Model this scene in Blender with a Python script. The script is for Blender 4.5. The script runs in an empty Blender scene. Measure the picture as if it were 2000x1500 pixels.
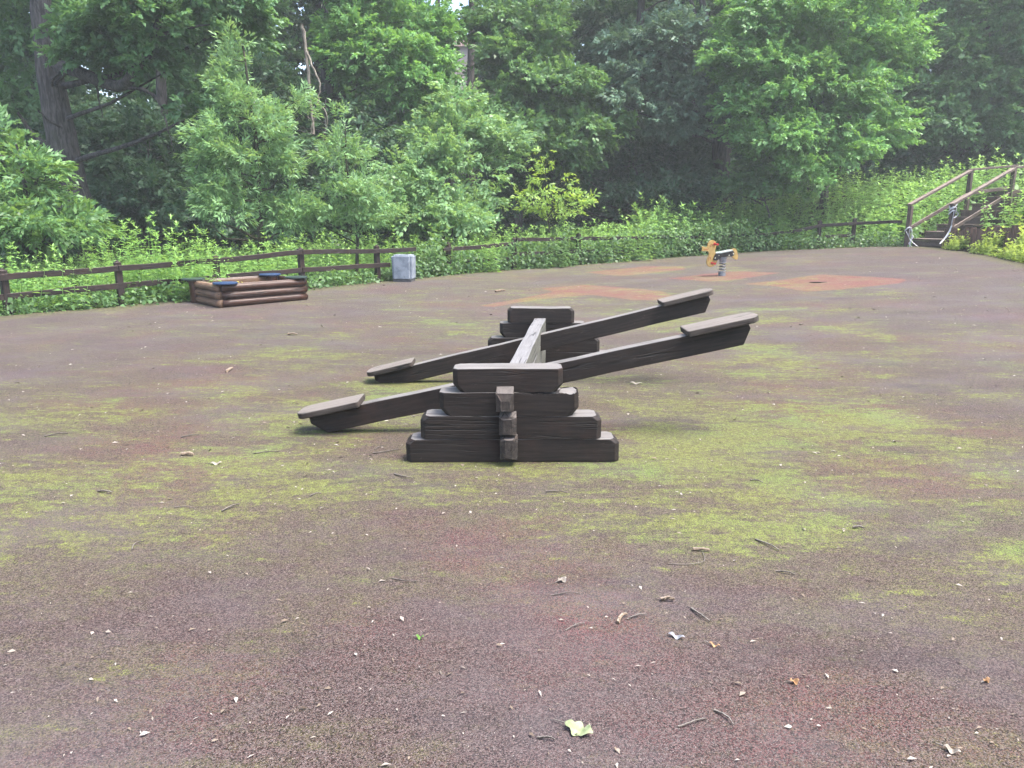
import bpy, bmesh, math, random
import numpy as np
from mathutils import Vector, Matrix, Euler
random.seed(7)
RNG = np.random.default_rng(11)
R = math.radians
C = bpy.context.scene.collection
SC = bpy.context.scene

# ------------------------------------------------------------------ camera
H = 1.55
PITCH = R(13.1)
F = 1440.0
cp, sp = math.cos(PITCH), math.sin(PITCH)
cam_d = bpy.data.cameras.new('camera'); cam = bpy.data.objects.new('camera', cam_d); C.objects.link(cam)
cam.location = (0, 0, H); cam.rotation_euler = (math.pi/2 - PITCH, 0, 0)
cam_d.sensor_width = 36; cam_d.lens = F/2000*36; cam_d.clip_end = 500; cam_d.clip_start = .05
SC.camera = cam

def smooth(a, b, x):
    t = np.clip((x-a)/(b-a), 0, 1); return t*t*(3-2*t)

def ray(px, py):
    u = (px-1000)/F; v = (750-py)/F
    return np.array([u, cp+v*sp, -sp+v*cp])
def at(px, py, Y):                       # point of the pixel's line of sight at ground distance Y
    d = ray(px, py); s = Y/d[1]
    return np.array([d[0]*s, Y, H+d[2]*s])

def zpad(x, y):
    xp = np.clip(x, 0, 16); yp = np.clip(y, 0, 26)
    return .045*xp*xp/(xp+2.0)*smooth(4, 15, yp)+.012*np.maximum(0, yp-9)
def gnd(px, py):                         # where the line of sight meets the play surface
    d = ray(px, py); ss = np.arange(1.0, 40, .05)
    f = H+d[2]*ss-zpad(d[0]*ss, d[1]*ss); i = int(np.argmax(f < 0)) or len(ss)-1
    lo, hi = ss[i-1], ss[i]
    for _ in range(25):
        s = (lo+hi)/2
        if H+d[2]*s > float(zpad(d[0]*s, d[1]*s)): lo = s
        else: hi = s
    p = d*s
    return np.array([p[0], p[1], H+p[2]])

EDGE_PX = [(-330,668),(-140,640),(0,618),(110,609),(220,600),(370,586),(490,576),(600,566),(720,553),(830,541),(950,531),(1100,520),(1250,508),(1400,496),
           (1500,490),(1600,486),(1700,482),(1790,481),(1850,487),(1930,499),(2000,514),(2110,545)]
EDGE = np.array([gnd(*p) for p in EDGE_PX])
EX = np.array([p[0] for p in EDGE_PX])
def edge_at(px, out=0.0):                # point of the surface's edge in the picture column px, pushed outwards
    x = np.interp(px, EX, EDGE[:,0]); y = np.interp(px, EX, EDGE[:,1])
    if out:
        n = edge_normal(px); x += n[0]*out; y += n[1]*out
    return np.array([x, y])
def edge_normal(px):
    a = np.array([np.interp(px-25, EX, EDGE[:,0]), np.interp(px-25, EX, EDGE[:,1])])
    b = np.array([np.interp(px+25, EX, EDGE[:,0]), np.interp(px+25, EX, EDGE[:,1])])
    t = (b-a)/np.linalg.norm(b-a); return np.array([-t[1], t[0]])
PAD_POLY = np.vstack([EDGE[:,:2], [[EDGE[-1,0]+6, 3]], [[14,-5]], [[-14,-5]], [[EDGE[0,0]-3, 4]]])
def inside(poly, x, y):
    r = np.zeros(x.shape, bool); n = len(poly)
    for i in range(n):
        x0,y0 = poly[i]; x1,y1 = poly[(i+1)%n]
        c = (y0 > y) != (y1 > y)
        with np.errstate(divide='ignore', invalid='ignore'):
            r ^= c & (x < (x1-x0)*(y-y0)/(y1-y0+1e-12)+x0)
    return r
def dist_poly(poly, x, y, closed=True):
    d = np.full(x.shape, 1e9); n = len(poly)
    for i in range(n if closed else n-1):
        a = poly[i]; b = poly[(i+1)%n]; ab = b-a
        t = np.clip(((x-a[0])*ab[0]+(y-a[1])*ab[1])/(ab@ab+1e-12), 0, 1)
        d = np.minimum(d, np.hypot(x-a[0]-t*ab[0], y-a[1]-t*ab[1]))
    return d
def sdist(poly, x, y):                   # negative inside
    d = dist_poly(poly, x, y); return np.where(inside(poly, x, y), -d, d)

A0 = at(1770, 480, 21.7); za = .60; W = 1.2
uo = np.array([math.cos(R(30)), math.sin(R(30))]); wo = np.array([math.sin(R(30)), -math.cos(R(30))])
def zter(x, y):
    x = np.asarray(x, float); y = np.asarray(y, float)
    o = np.maximum(0, sdist(PAD_POLY, x, y))
    b = zpad(x, y)+.03*np.maximum(0, y-26)
    bank = (1.35*smooth(3.5, 13, x)+.12)*smooth(.5, 5.5, o)*smooth(6, 12, y)
    hill = .16*np.maximum(0, y-33)
    z = b+bank+hill
    sx = (x-A0[0])*uo[0]+(y-A0[1])*uo[1]; sw = (x-A0[0])*wo[0]+(y-A0[1])*wo[1]
    m = smooth(-.5,-.2,sx)*smooth(4.9,4.4,sx)*smooth(-.55,-.1,sw)*smooth(W+.55,W+.1,sw)
    return np.where(m > 0, z*(1-m)+m*np.minimum(z, za-.12+.357*np.maximum(0, sx-.3)), z)

def vnoise(x, y, scale, seed):           # smooth value noise, -1..1
    g = np.random.default_rng(seed).uniform(-1, 1, (128, 128))
    u = x*scale+64.3; v = y*scale+64.7
    i = np.floor(u).astype(int); j = np.floor(v).astype(int)
    fu = u-i; fv = v-j; fu = fu*fu*(3-2*fu); fv = fv*fv*(3-2*fv)
    a = g[i%128, j%128]; b = g[(i+1)%128, j%128]; c = g[i%128, (j+1)%128]; d = g[(i+1)%128, (j+1)%128]
    return (a*(1-fu)+b*fu)*(1-fv)+(c*(1-fu)+d*fu)*fv

# ------------------------------------------------------------------ node helper
class NT:
    def __init__(self, name):
        self.m = bpy.data.materials.new(name); self.m.use_nodes = True
        self.t = self.m.node_tree; self.t.nodes.clear()
        self.out = self.t.nodes.new('ShaderNodeOutputMaterial')
    def n(self, typ, ins=None, **kw):
        nd = self.t.nodes.new(typ)
        for k, v in kw.items(): setattr(nd, k, v)
        for k, v in (ins or {}).items(): self.set(nd, k, v)
        return nd
    def set(self, nd, k, v):
        s = nd.inputs[k]
        if isinstance(v, bpy.types.NodeSocket): self.t.links.new(v, s)
        else:
            if isinstance(v, tuple) and len(v) == 3 and s.type == 'RGBA': v = (*v, 1)
            s.default_value = v
    def math(self, op, a, b=0.0, clamp=False):
        nd = self.n('ShaderNodeMath', operation=op, use_clamp=clamp)
        self.set(nd, 0, a); self.set(nd, 1, b); return nd.outputs[0]
    def mix(self, f, a, b, blend='MIX'):
        nd = self.n('ShaderNodeMix', data_type='RGBA', blend_type=blend)
        self.set(nd, 0, f); self.set(nd, 6, a); self.set(nd, 7, b); return nd.outputs[2]
    def ramp(self, f, a, b, c0=0.0, c1=1.0):      # map range with clamp
        nd = self.n('ShaderNodeMapRange', interpolation_type='SMOOTHSTEP')
        self.set(nd, 0, f); self.set(nd, 1, a); self.set(nd, 2, b); self.set(nd, 3, c0); self.set(nd, 4, c1); return nd.outputs[0]
    def noise(self, vec, scale, detail=3.0, rough=.55, dist=0.0):
        nd = self.n('ShaderNodeTexNoise'); self.set(nd, 'Vector', vec)
        self.set(nd, 'Scale', scale); self.set(nd, 'Detail', detail); self.set(nd, 'Roughness', rough); self.set(nd, 'Distortion', dist)
        return nd.outputs[0]
    def mapping(self, vec, scale=(1,1,1), rot=(0,0,0), loc=(0,0,0)):
        nd = self.n('ShaderNodeMapping'); self.set(nd, 0, vec); nd.inputs[1].default_value = loc
        nd.inputs[2].default_value = rot; nd.inputs[3].default_value = scale; return nd.outputs[0]
    def bump(self, h, strength, dist=.01):
        nd = self.n('ShaderNodeBump'); self.set(nd, 'Height', h); nd.inputs['Strength'].default_value = strength
        nd.inputs['Distance'].default_value = dist; return nd.outputs[0]
    def bsdf(self, col, rough=.6, spec=.4, normal=None, metal=0.0, alb=.66):
        if alb != 1: col = self.mix(1.0, col, (alb, alb, alb), 'MULTIPLY')
        nd = self.n('ShaderNodeBsdfPrincipled')
        self.set(nd, 'Base Color', col); self.set(nd, 'Roughness', rough); self.set(nd, 'Specular IOR Level', spec); self.set(nd, 'Metallic', metal)
        if normal is not None: self.set(nd, 'Normal', normal)
        return nd.outputs[0]
    def done(self, sh): self.t.links.new(sh, self.out.inputs[0]); return self.m
    def obj(self): return self.n('ShaderNodeTexCoord').outputs['Object']
    def attr(self, name, out='Fac'): return self.n('ShaderNodeAttribute', attribute_name=name).outputs[out]

# ------------------------------------------------------------------ materials
def wood_mat(name, dark, light, top=None, grain=1.0, red=(.10,.05,.035), rough=.7):
    k = NT(name); o = k.obj()
    rnd = k.n('ShaderNodeObjectInfo').outputs['Random']
    off = k.n('ShaderNodeVectorMath', operation='ADD'); k.set(off, 0, o)
    cmb = k.n('ShaderNodeCombineXYZ'); k.set(cmb, 0, k.math('MULTIPLY', rnd, 37.0)); k.set(cmb, 1, k.math('MULTIPLY', rnd, 11.0)); k.set(off, 1, cmb.outputs[0])
    v = off.outputs[0]
    g1 = k.noise(k.mapping(v, (1.2, 22, 22)), 2.6*grain, 6, .62, .4)
    g2 = k.noise(k.mapping(v, (2.5, 90, 90)), 2.2*grain, 3, .6)
    blot = k.noise(v, 3.2, 4, .6)
    col = k.mix(k.ramp(g1, .3, .72), dark, light)
    col = k.mix(k.ramp(blot, .5, .72, 0, .55), col, tuple(.55*c for c in red))
    col = k.mix(k.ramp(g2, .52, .7, 0, .5), col, tuple(c*.45 for c in dark))
    crack = k.noise(k.mapping(v, (.6, 16, 16), loc=(3,1,2)), 1.4, 2, .4, .25)
    cr = k.math('ABSOLUTE', k.math('SUBTRACT', crack, .5))
    cr = k.ramp(cr, .004, .022, 1, 0)
    cr = k.math('MULTIPLY', cr, k.ramp(k.noise(v, 1.7, 2), .47, .56))
    scuff = k.ramp(k.noise(k.mapping(v, (5, 14, 14), loc=(9,4,1)), 2.4, 5, .7, .6), .62, .72, 0, .45)
    col = k.mix(scuff, col, tuple(min(1, c*3.2+.02) for c in light))
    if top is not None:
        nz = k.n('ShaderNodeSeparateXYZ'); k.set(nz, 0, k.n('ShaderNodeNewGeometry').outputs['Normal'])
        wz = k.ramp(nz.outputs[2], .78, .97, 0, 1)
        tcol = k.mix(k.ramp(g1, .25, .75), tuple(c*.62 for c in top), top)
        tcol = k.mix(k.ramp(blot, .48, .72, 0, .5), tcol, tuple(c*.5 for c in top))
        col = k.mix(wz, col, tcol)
    col = k.mix(cr, col, (.008,.007,.006))
    h = k.math('SUBTRACT', k.math('ADD', k.math('MULTIPLY', g1, .5), k.math('MULTIPLY', g2, .4)), k.math('MULTIPLY', cr, 1.5))
    return k.done(k.bsdf(col, rough, .3, k.bump(h, .55, .006)))

M = {}
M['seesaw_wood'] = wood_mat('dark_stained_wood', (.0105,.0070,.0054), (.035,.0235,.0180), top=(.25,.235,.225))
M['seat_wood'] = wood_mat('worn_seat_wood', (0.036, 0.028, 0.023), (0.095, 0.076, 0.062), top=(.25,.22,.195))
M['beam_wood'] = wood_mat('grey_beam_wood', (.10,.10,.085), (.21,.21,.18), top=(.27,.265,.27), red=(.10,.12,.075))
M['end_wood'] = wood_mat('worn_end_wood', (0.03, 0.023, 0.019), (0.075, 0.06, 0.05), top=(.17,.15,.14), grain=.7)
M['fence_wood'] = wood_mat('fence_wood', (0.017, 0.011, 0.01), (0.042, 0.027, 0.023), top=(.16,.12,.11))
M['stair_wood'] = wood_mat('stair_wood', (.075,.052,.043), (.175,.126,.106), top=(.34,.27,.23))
M['log_dark'] = wood_mat('varnished_log', (.034,.0140,.0090), (.090,.041,.025), top=(.26,.19,.17), rough=.33)
M['log_light'] = wood_mat('light_brown_log', (.125,.070,.040), (.26,.16,.10), top=(.36,.25,.17), red=(.17,.10,.06))  # lighter brown for the left wall and inner board
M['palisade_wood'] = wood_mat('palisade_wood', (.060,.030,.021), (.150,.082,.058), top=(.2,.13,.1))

def plain(name, col, rough=.5, spec=.4, var=.25, scale=14, metal=0.0, bump=.15):
    k = NT(name); o = k.obj(); n = k.noise(o, scale, 5, .65)
    c = k.mix(k.ramp(n, .3, .7), tuple(x*(1-var) for x in col), tuple(min(1, x*(1+var)) for x in col))
    return k.done(k.bsdf(c, rough, spec, k.bump(k.noise(o, scale*6, 3), bump, .004), metal))
M['blue_disc'] = plain('blue_painted_disc', (.016,.048,.135), .5, .5)
M['green_disc'] = plain('dark_green_disc', (.03,.055,.05), .45, .5)
M['yellow_panel'] = plain('yellow_panel', (.56,.37,.115), .55, .4, .12)
M['red_plastic'] = plain('red_plastic', (.55,.03,.035), .4, .5, .15)
M['red_scrape'] = plain('red_worn_paint', (.42,.11,.05), .7, .2, .3, 40)
M['black_plate'] = plain('black_plate', (.028,.022,.02), .4, .5, .3)
M['seat_top'] = plain('pale_anti_slip_seat', (.42,.47,.45), .45, .5, .15)
M['bolt_cap'] = plain('pale_bolt_cap', (.62,.60,.45), .4, .5, .1)
M['steel'] = plain('grey_steel', (.26,.28,.31), .4, .5, .2, 20, .3)
M['spring_steel'] = plain('grey_spring', (.22,.23,.26), .35, .5, .2, 20, .5)
M['concrete_dark'] = plain('dark_concrete', (.10,.10,.105), .85, .2)
M['graffiti'] = plain('yellow_graffiti', (.62,.55,.10), .6, .3, .1)
M['soil'] = plain('dark_soil', (.035,.03,.022), .95, .1, .5, 3)
M['sand'] = plain('damp_sand', (.20,.16,.11), .95, .1, .25, 8)
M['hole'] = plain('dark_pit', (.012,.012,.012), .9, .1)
M['pale_wall'] = plain('pale_render', (.62,.50,.46), .8, .2, .08, 1)
M['window_glass'] = plain('dark_window', (.05,.06,.07), .15, .5)
M['twig'] = wood_mat('twig_bark', (.05,.042,.036), (.15,.125,.10), top=(.30,.27,.24))
M['pale_wood'] = wood_mat('bare_wood_chip', (.17,.12,.08), (.34,.26,.19), top=(.42,.34,.26))

def concrete_mat():
    k = NT('pale_blue_grey_concrete'); o = k.obj()
    a = k.noise(o, 5, 6, .7, .4); b = k.noise(o, 60, 3, .6)
    c = k.mix(k.ramp(a, .35, .65), (.20,.235,.285), (.35,.39,.445))
    c = k.mix(k.ramp(k.noise(o, 9, 5, .75, 1.2), .58, .66, 0, .5), c, (.14,.16,.19))
    return k.done(k.bsdf(c, .85, .25, k.bump(k.math('ADD', a, k.math('MULTIPLY', b, .5)), .4, .01)))
M['concrete'] = concrete_mat()

def tape_mat():
    k = NT('white_barrier_tape'); o = k.obj()
    n = k.noise(o, 4, 4, .6)
    c = k.mix(k.ramp(n, .4, .65), (.62,.63,.68), (.85,.85,.88))
    return k.done(k.bsdf(c, .35, .4))
M['tape'] = tape_mat()

def bark_mat(name, a, b, moss=(.07,.09,.04)):
    k = NT(name); o = k.obj()
    r = k.noise(k.mapping(o, (9, 9, 1.6)), 2.2, 6, .65, .5)
    c = k.mix(k.ramp(r, .35, .65), a, b)
    c = k.mix(k.ramp(k.noise(o, 1.6, 4), .55, .75, 0, .45), c, moss)
    return k.done(k.bsdf(c, .9, .15, k.bump(r, .9, .05)))
M['bark'] = bark_mat('grey_brown_bark', (.05,.044,.042), (.16,.145,.138))
M['bark_dead'] = bark_mat('bare_dead_wood', (.17,.15,.125), (.36,.33,.28), (.2,.19,.13))
M['stem'] = bark_mat('young_stem', (.04,.042,.028), (.10,.095,.065))

def leaf_mat(name, dark, mid, tip, trans=.32, rough=.42):
    k = NT(name)
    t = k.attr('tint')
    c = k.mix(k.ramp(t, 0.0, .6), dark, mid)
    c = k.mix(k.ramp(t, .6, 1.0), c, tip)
    rnd = k.n('ShaderNodeObjectInfo').outputs['Random']
    c = k.mix(k.math('MULTIPLY', rnd, .25), c, tuple(x*.72 for x in mid))
    b = k.bsdf(c, rough, .3, alb=1)
    tr = k.n('ShaderNodeBsdfTranslucent')
    k.set(tr, 0, k.mix(.55, c, tuple(min(1, x*y*1.5) for x, y in zip(tip, (1.05, 1.0, .45)))))
    mx = k.n('ShaderNodeMixShader'); k.set(mx, 0, trans); k.set(mx, 1, b); k.set(mx, 2, tr.outputs[0])
    return k.done(mx.outputs[0])
L = {}
L['oak'] = leaf_mat('oak_leaf', (0.052, 0.107, 0.046), (0.110, 0.226, 0.099), (0.180, 0.348, 0.133))
L['oak_bright'] = leaf_mat('bright_oak_leaf', (0.064, 0.133, 0.046), (0.133, 0.290, 0.093), (0.232, 0.441, 0.128))
L['greyoak'] = leaf_mat('grey_green_leaf', (0.067, 0.116, 0.077), (0.128, 0.215, 0.145), (0.191, 0.307, 0.186), .25)
L['maple'] = leaf_mat('maple_leaf', (0.049, 0.102, 0.042), (0.107, 0.215, 0.084), (0.191, 0.348, 0.116))
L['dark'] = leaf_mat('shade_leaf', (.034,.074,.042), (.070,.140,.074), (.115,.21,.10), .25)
L['willow'] = leaf_mat('willow_leaf', (.080,.155,.070), (.175,.320,.140), (.31,.48,.205))
L['ash'] = leaf_mat('ash_leaf', (0.046, 0.102, 0.042), (0.102, 0.209, 0.079), (0.232, 0.394, 0.116))
L['sapling'] = leaf_mat('sapling_leaf', (.10,.19,.045), (.22,.36,.08), (.36,.50,.12), .4)
L['nettle'] = leaf_mat('nettle_leaf', (.085,.170,.055), (.190,.355,.110), (.29,.48,.155), .4)
L['creeper'] = leaf_mat('creeper_leaf', (0.042, 0.090, 0.035), (0.090, 0.176, 0.064), (0.176, 0.303, 0.094), .3)
L['goutweed'] = leaf_mat('goutweed_leaf', (0.100, 0.170, 0.040), (0.230, 0.345, 0.075), (0.380, 0.480, 0.110), .4)

def litter_mat():
    k = NT('dry_litter'); t = k.attr('tint')
    c = k.mix(k.ramp(t, 0, .45), (.07,.048,.034), (.22,.17,.125))
    c = k.mix(k.ramp(t, .4, .9), c, (.44,.40,.35))
    return k.done(k.bsdf(c, .7, .3))
M['litter'] = litter_mat()
def flat_leaf(name, a, b):
    k = NT(name); o = k.obj(); n = k.noise(o, 40, 4, .6)
    return k.done(k.bsdf(k.mix(k.ramp(n, .35, .65), a, b), .6, .3))

def ground_mat():
    k = NT('mossy_rubber_granulate'); o = k.obj()
    # granules
    vo = k.n('ShaderNodeTexVoronoi', feature='F1'); k.set(vo, 'Vector', o); k.set(vo, 'Scale', 240.0)
    sep = k.n('ShaderNodeSeparateColor'); k.set(sep, 0, vo.outputs['Color'])
    r1, r2, r3 = sep.outputs[0], sep.outputs[1], sep.outputs[2]
    base = k.mix(k.ramp(r1, .05, .95), (.018,.0140,.0130), (.114,.086,.080))
    base = k.mix(k.ramp(r2, .82, .97, 0, .5), base, (.23,.19,.18))
    redz = k.ramp(k.noise(o, .55, 4, .6), .45, .68, 0.0, 1)
    base = k.mix(k.math('MULTIPLY', k.ramp(r3, .5, .8), k.math('ADD', k.math('MULTIPLY', redz, .46), .09)), base, (.20,.058,.060))
    # broad lighter, dusty and darker fields; greyer with distance from the camera
    farz = k.attr('distant')
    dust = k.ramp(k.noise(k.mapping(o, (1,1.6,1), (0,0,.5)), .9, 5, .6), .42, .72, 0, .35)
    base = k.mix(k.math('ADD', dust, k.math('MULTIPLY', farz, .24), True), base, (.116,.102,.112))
    base = k.mix(k.ramp(k.noise(k.mapping(o, (.5,2.2,1), (0,0,.2)), 1.3, 5, .65), .52, .72, 0, .30), base, (.035,.030,.034))
    # red rubber inlays
    ra = k.attr('inlay'); rn = k.noise(o, 5, 6, .75)
    rf = k.ramp(k.math('ADD', ra, k.math('MULTIPLY', k.math('SUBTRACT', rn, .5), .95)), .36, .72)
    redc = k.mix(k.ramp(r1, .1, .9), (.150,.050,.043), (.255,.096,.084))
    redc = k.mix(k.ramp(k.noise(o, 2.1, 5, .65), .42, .66, 0, .75), redc, (.20,.14,.085))
    base = k.mix(k.math('MULTIPLY', rf, .52), base, redc)
    # moss
    md = k.attr('moss')
    n1 = k.noise(k.mapping(o, (1.0,1.9,1), (0,0,.35)), 1.25, 8, .72, .7)
    n2 = k.noise(k.mapping(o, (2.0,6.0,1), (0,0,.42)), 1.7, 6, .68, .4)
    n5 = k.noise(k.mapping(o, (3.0,9.0,1), (0,0,-.25)), 2.3, 5, .7, .5)
    n3 = k.noise(o, 24, 3, .7)
    n4 = k.noise(o, 120, 2, .6)
    mm = k.math('ADD', k.math('ADD', k.math('MULTIPLY', n1, .42), k.math('MULTIPLY', n2, .36)), k.math('MULTIPLY', n5, .22))
    mm = k.math('ADD', mm, k.math('MULTIPLY', k.math('SUBTRACT', n3, .5), .16))
    mm = k.math('ADD', mm, k.math('MULTIPLY', k.math('SUBTRACT', n4, .5), .22))
    mm = k.math('ADD', mm, k.math('MULTIPLY', k.math('SUBTRACT', md, .5), .31))
    mf = k.ramp(mm, .482, .605)
    mf = k.math('MAXIMUM', mf, k.ramp(mm, .36, .55, 0, .24))
    mf = k.math('MULTIPLY', mf, k.ramp(r3, 0, .9, .12, .95))
    mossc = k.mix(k.ramp(n3, .3, .7), (.128,.142,.036), (.235,.272,.066))
    mossc = k.mix(k.ramp(k.noise(o, 1.3, 3, .6), .45, .7, 0, .7), mossc, (.170,.265,.062))
    mossc = k.mix(k.ramp(r2, .0, .55, .6, 0), mossc, (.045,.042,.022))
    col = k.mix(mf, base, mossc)
    # dirt drifted along the edge
    de = k.attr('dirt'); dn = k.noise(o, 5, 5, .65)
    df = k.ramp(k.math('ADD', de, k.math('SUBTRACT', dn, .5)), .4, .75)
    col = k.mix(k.math('MULTIPLY', df, .75), col, k.mix(k.ramp(n3, .3, .7), (.05,.045,.035), (.15,.145,.07)))
    h = k.math('ADD', k.math('MULTIPLY', vo.outputs['Distance'], -1.0), k.math('MULTIPLY', n4, .5))
    return k.done(k.bsdf(col, .9, .14, k.bump(h, .9, .004), alb=.80))
M['ground'] = ground_mat()

def terrain_mat():
    k = NT('leaf_mould'); o = k.obj(); n = k.noise(o, 2.5, 6, .7); n2 = k.noise(o, 18, 4, .7)
    c = k.mix(k.ramp(n, .35, .65), (.018,.017,.011), (.040,.045,.020))
    c = k.mix(k.ramp(n2, .5, .7, 0, .6), c, (.035,.06,.02))
    return k.done(k.bsdf(c, .95, .1, k.bump(n2, .8, .05)))
M['terrain'] = terrain_mat()

# ------------------------------------------------------------------ object helpers
def link(name, me, mat=None, parent=None):
    o = bpy.data.objects.new(name, me); C.objects.link(o)
    if mat is not None: me.materials.append(mat)
    if parent is not None: o.parent = parent
    return o
def tag(o, label, cat, group=None, kind=None):
    o['label'] = label; o['category'] = cat
    if group: o['group'] = group
    if kind: o['kind'] = kind
    return o
def thing(name, label, cat, loc=(0,0,0), rotz=0.0, group=None):
    o = bpy.data.objects.new(name, None); C.objects.link(o); o.location = loc; o.rotation_euler = (0,0,rotz)
    return tag(o, label, cat, group)
def bmobj(name, bm, mat, parent=None, loc=(0,0,0), rot=(0,0,0), smooth_=False):
    me = bpy.data.meshes.new(name); bm.normal_update(); bm.to_mesh(me); bm.free()
    if smooth_:
        for p in me.polygons: p.use_smooth = True
    o = link(name, me, mat, parent); o.location = loc; o.rotation_euler = rot
    return o
def bm_box(bm, sx, sy, sz, c=(0,0,0), rot=None):
    m = Matrix.Translation(c) @ (rot.to_matrix().to_4x4() if rot else Matrix.Identity(4)) @ Matrix.Diagonal((sx, sy, sz, 1))
    return bmesh.ops.create_cube(bm, size=1, matrix=m)['verts']
def soften(bm, w, seg=2):
    es = [e for e in bm.edges if e.is_manifold and e.calc_face_angle(0) > .35]
    if es: bmesh.ops.bevel(bm, geom=es, offset=w, segments=seg, affect='EDGES', profile=.6)
def wobble(bm, amp, freq=7.0, seed=0):
    rr = random.Random(seed); ph = [rr.uniform(0, 6.28) for _ in range(6)]
    for v in bm.verts:
        x, y, z = v.co
        v.co += Vector((amp*math.sin(freq*(y+z)*1.7+ph[0]), amp*math.sin(freq*x+ph[1])+.5*amp*math.sin(2.7*freq*x+ph[4]), amp*math.sin(freq*1.3*x+ph[2])+.5*amp*math.sin(3.1*freq*x+ph[5])))
def hull(pts):
    bm = bmesh.new(); vs = [bm.verts.new(p) for p in pts]
    bmesh.ops.convex_hull(bm, input=vs)
    bmesh.ops.dissolve_limit(bm, angle_limit=.02, verts=bm.verts[:], edges=bm.edges[:])
    return bm
def tube_bm(bm, pts, rad, seg=8, cap=True, flat=1.0):
    pts = [Vector(p) for p in pts]; n = len(pts); rings = []
    ref = Vector((0,0,1)) if abs((pts[-1]-pts[0]).normalized().z) < .9 else Vector((1,0,0))
    for i, p in enumerate(pts):
        t = (pts[min(i+1, n-1)]-pts[max(i-1, 0)]).normalized()
        a = t.cross(ref).normalized(); b = t.cross(a).normalized(); r = rad[i] if hasattr(rad, '__len__') else rad
        rings.append([bm.verts.new(p+r*(math.cos(2*math.pi*k/seg)*a+flat*math.sin(2*math.pi*k/seg)*b)) for k in range(seg)])
    for i in range(n-1):
        for k in range(seg):
            bm.faces.new((rings[i][k], rings[i][(k+1)%seg], rings[i+1][(k+1)%seg], rings[i+1][k]))
    if cap: bm.faces.new(rings[0]); bm.faces.new(rings[-1][::-1])
    return bm
def curve_pts(pts, n=6, jit=0.0, rr=random):
    pts = [Vector(p) for p in pts]; out = []
    for i in range(len(pts)-1):
        p0 = pts[max(i-1,0)]; p1 = pts[i]; p2 = pts[i+1]; p3 = pts[min(i+2,len(pts)-1)]
        for k in range(n):
            t = k/n
            q = .5*((2*p1)+(p2-p0)*t+(2*p0-5*p1+4*p2-p3)*t*t+(3*p1-p0-3*p2+p3)*t**3)
            if jit: q = q+Vector([rr.uniform(-jit, jit) for _ in range(3)])
            out.append(q)
    out.append(pts[-1]); return out
def raw_mesh(name, V, Fc, mat, parent=None, tint=None, smooth_=False):
    me = bpy.data.meshes.new(name); nf = len(Fc); k = Fc.shape[1]
    me.vertices.add(len(V)); me.vertices.foreach_set('co', np.ascontiguousarray(V, np.float32).ravel())
    me.loops.add(nf*k); me.loops.foreach_set('vertex_index', np.ascontiguousarray(Fc, np.int32).ravel())
    me.polygons.add(nf); me.polygons.foreach_set('loop_start', np.arange(nf, dtype=np.int32)*k)
    if tint is not None:
        a = me.attributes.new('tint', 'FLOAT', 'FACE'); a.data.foreach_set('value', np.ascontiguousarray(tint, np.float32))
    if smooth_: me.polygons.foreach_set('use_smooth', np.ones(nf, bool))
    me.update(calc_edges=True)
    return link(name, me, mat, parent)

def unit(a): return a/np.maximum(np.linalg.norm(a, axis=-1, keepdims=True), 1e-9)

# ------------------------------------------------------------------ foliage
def leaves_geo(P, D, N, Ln, Wd, fold=.18, wide=.42):
    """one folded pointed blade per leaf"""
    D = unit(D); S = unit(np.cross(N, D)); N = np.cross(D, S)
    Ln = Ln[:,None]; Wd = Wd[:,None]
    v0 = P; v2 = P+D*Ln-N*Ln*.08
    v1 = P+D*Ln*wide+S*Wd*.5+N*Wd*fold; v3 = P+D*Ln*wide-S*Wd*.5+N*Wd*fold
    V = np.stack([v0,v1,v2,v3], 1).reshape(-1,3)
    return V
def leaf_obj(name, V, tint, mat, parent):
    n = len(V)//4
    return raw_mesh(name, V, np.arange(n*4, dtype=np.int32).reshape(n,4), mat, parent, tint)

def spray_template(rng, n, twig, ll, lw, spread, droop):
    t = np.sort(rng.uniform(.08, 1, n)); side = np.where(np.arange(n)%2==0, 1.0, -1.0)
    P = np.stack([t*twig, side*rng.uniform(0, .03, n)+rng.normal(0, .02, n), -droop*twig*t**2+rng.normal(0, .018, n)], 1)
    sp_ = spread*(1-.55*t)*rng.uniform(.6, 1.3, n)
    D = np.stack([np.cos(sp_), side*np.sin(sp_), rng.normal(-.25, .3, n)], 1)
    N = unit(np.stack([rng.normal(0,.5,n), rng.normal(0,.5,n), np.ones(n)], 1))
    s = (1-.35*np.abs(t-.55))*rng.uniform(.7, 1.2, n)
    return P, D, N, ll*s, lw*s, t

def instance(tmpls, O, X, U, scale, rng, base_tint, tipgain=.25):
    """place spray templates at O with axis X and up U"""
    X = unit(X); Y = unit(np.cross(U, X)); Z = np.cross(X, Y)
    which = rng.integers(0, len(tmpls), len(O)); out = []; tt = []
    for k, (P, D, N, Ls, Ws, t) in enumerate(tmpls):
        m = which == k
        if not m.any(): continue
        o, x, y, z, s = O[m], X[m], Y[m], Z[m], scale[m]
        def w(A): return A[None,:,0:1]*x[:,None]+A[None,:,1:2]*y[:,None]+A[None,:,2:3]*z[:,None]
        n = len(t); mm = len(o)
        Pw = (o[:,None]+w(P)*s[:,None,None]).reshape(-1,3); Dw = w(D).reshape(-1,3); Nw = w(N).reshape(-1,3)
        Lw = (Ls[None]*s[:,None]).ravel(); Ww = (Ws[None]*s[:,None]).ravel()
        out.append(leaves_geo(Pw, Dw, Nw, Lw, Ww))
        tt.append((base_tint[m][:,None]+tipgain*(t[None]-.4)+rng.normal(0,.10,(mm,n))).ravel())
    return np.vstack(out), np.clip(np.concatenate(tt), 0, 1)

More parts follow.
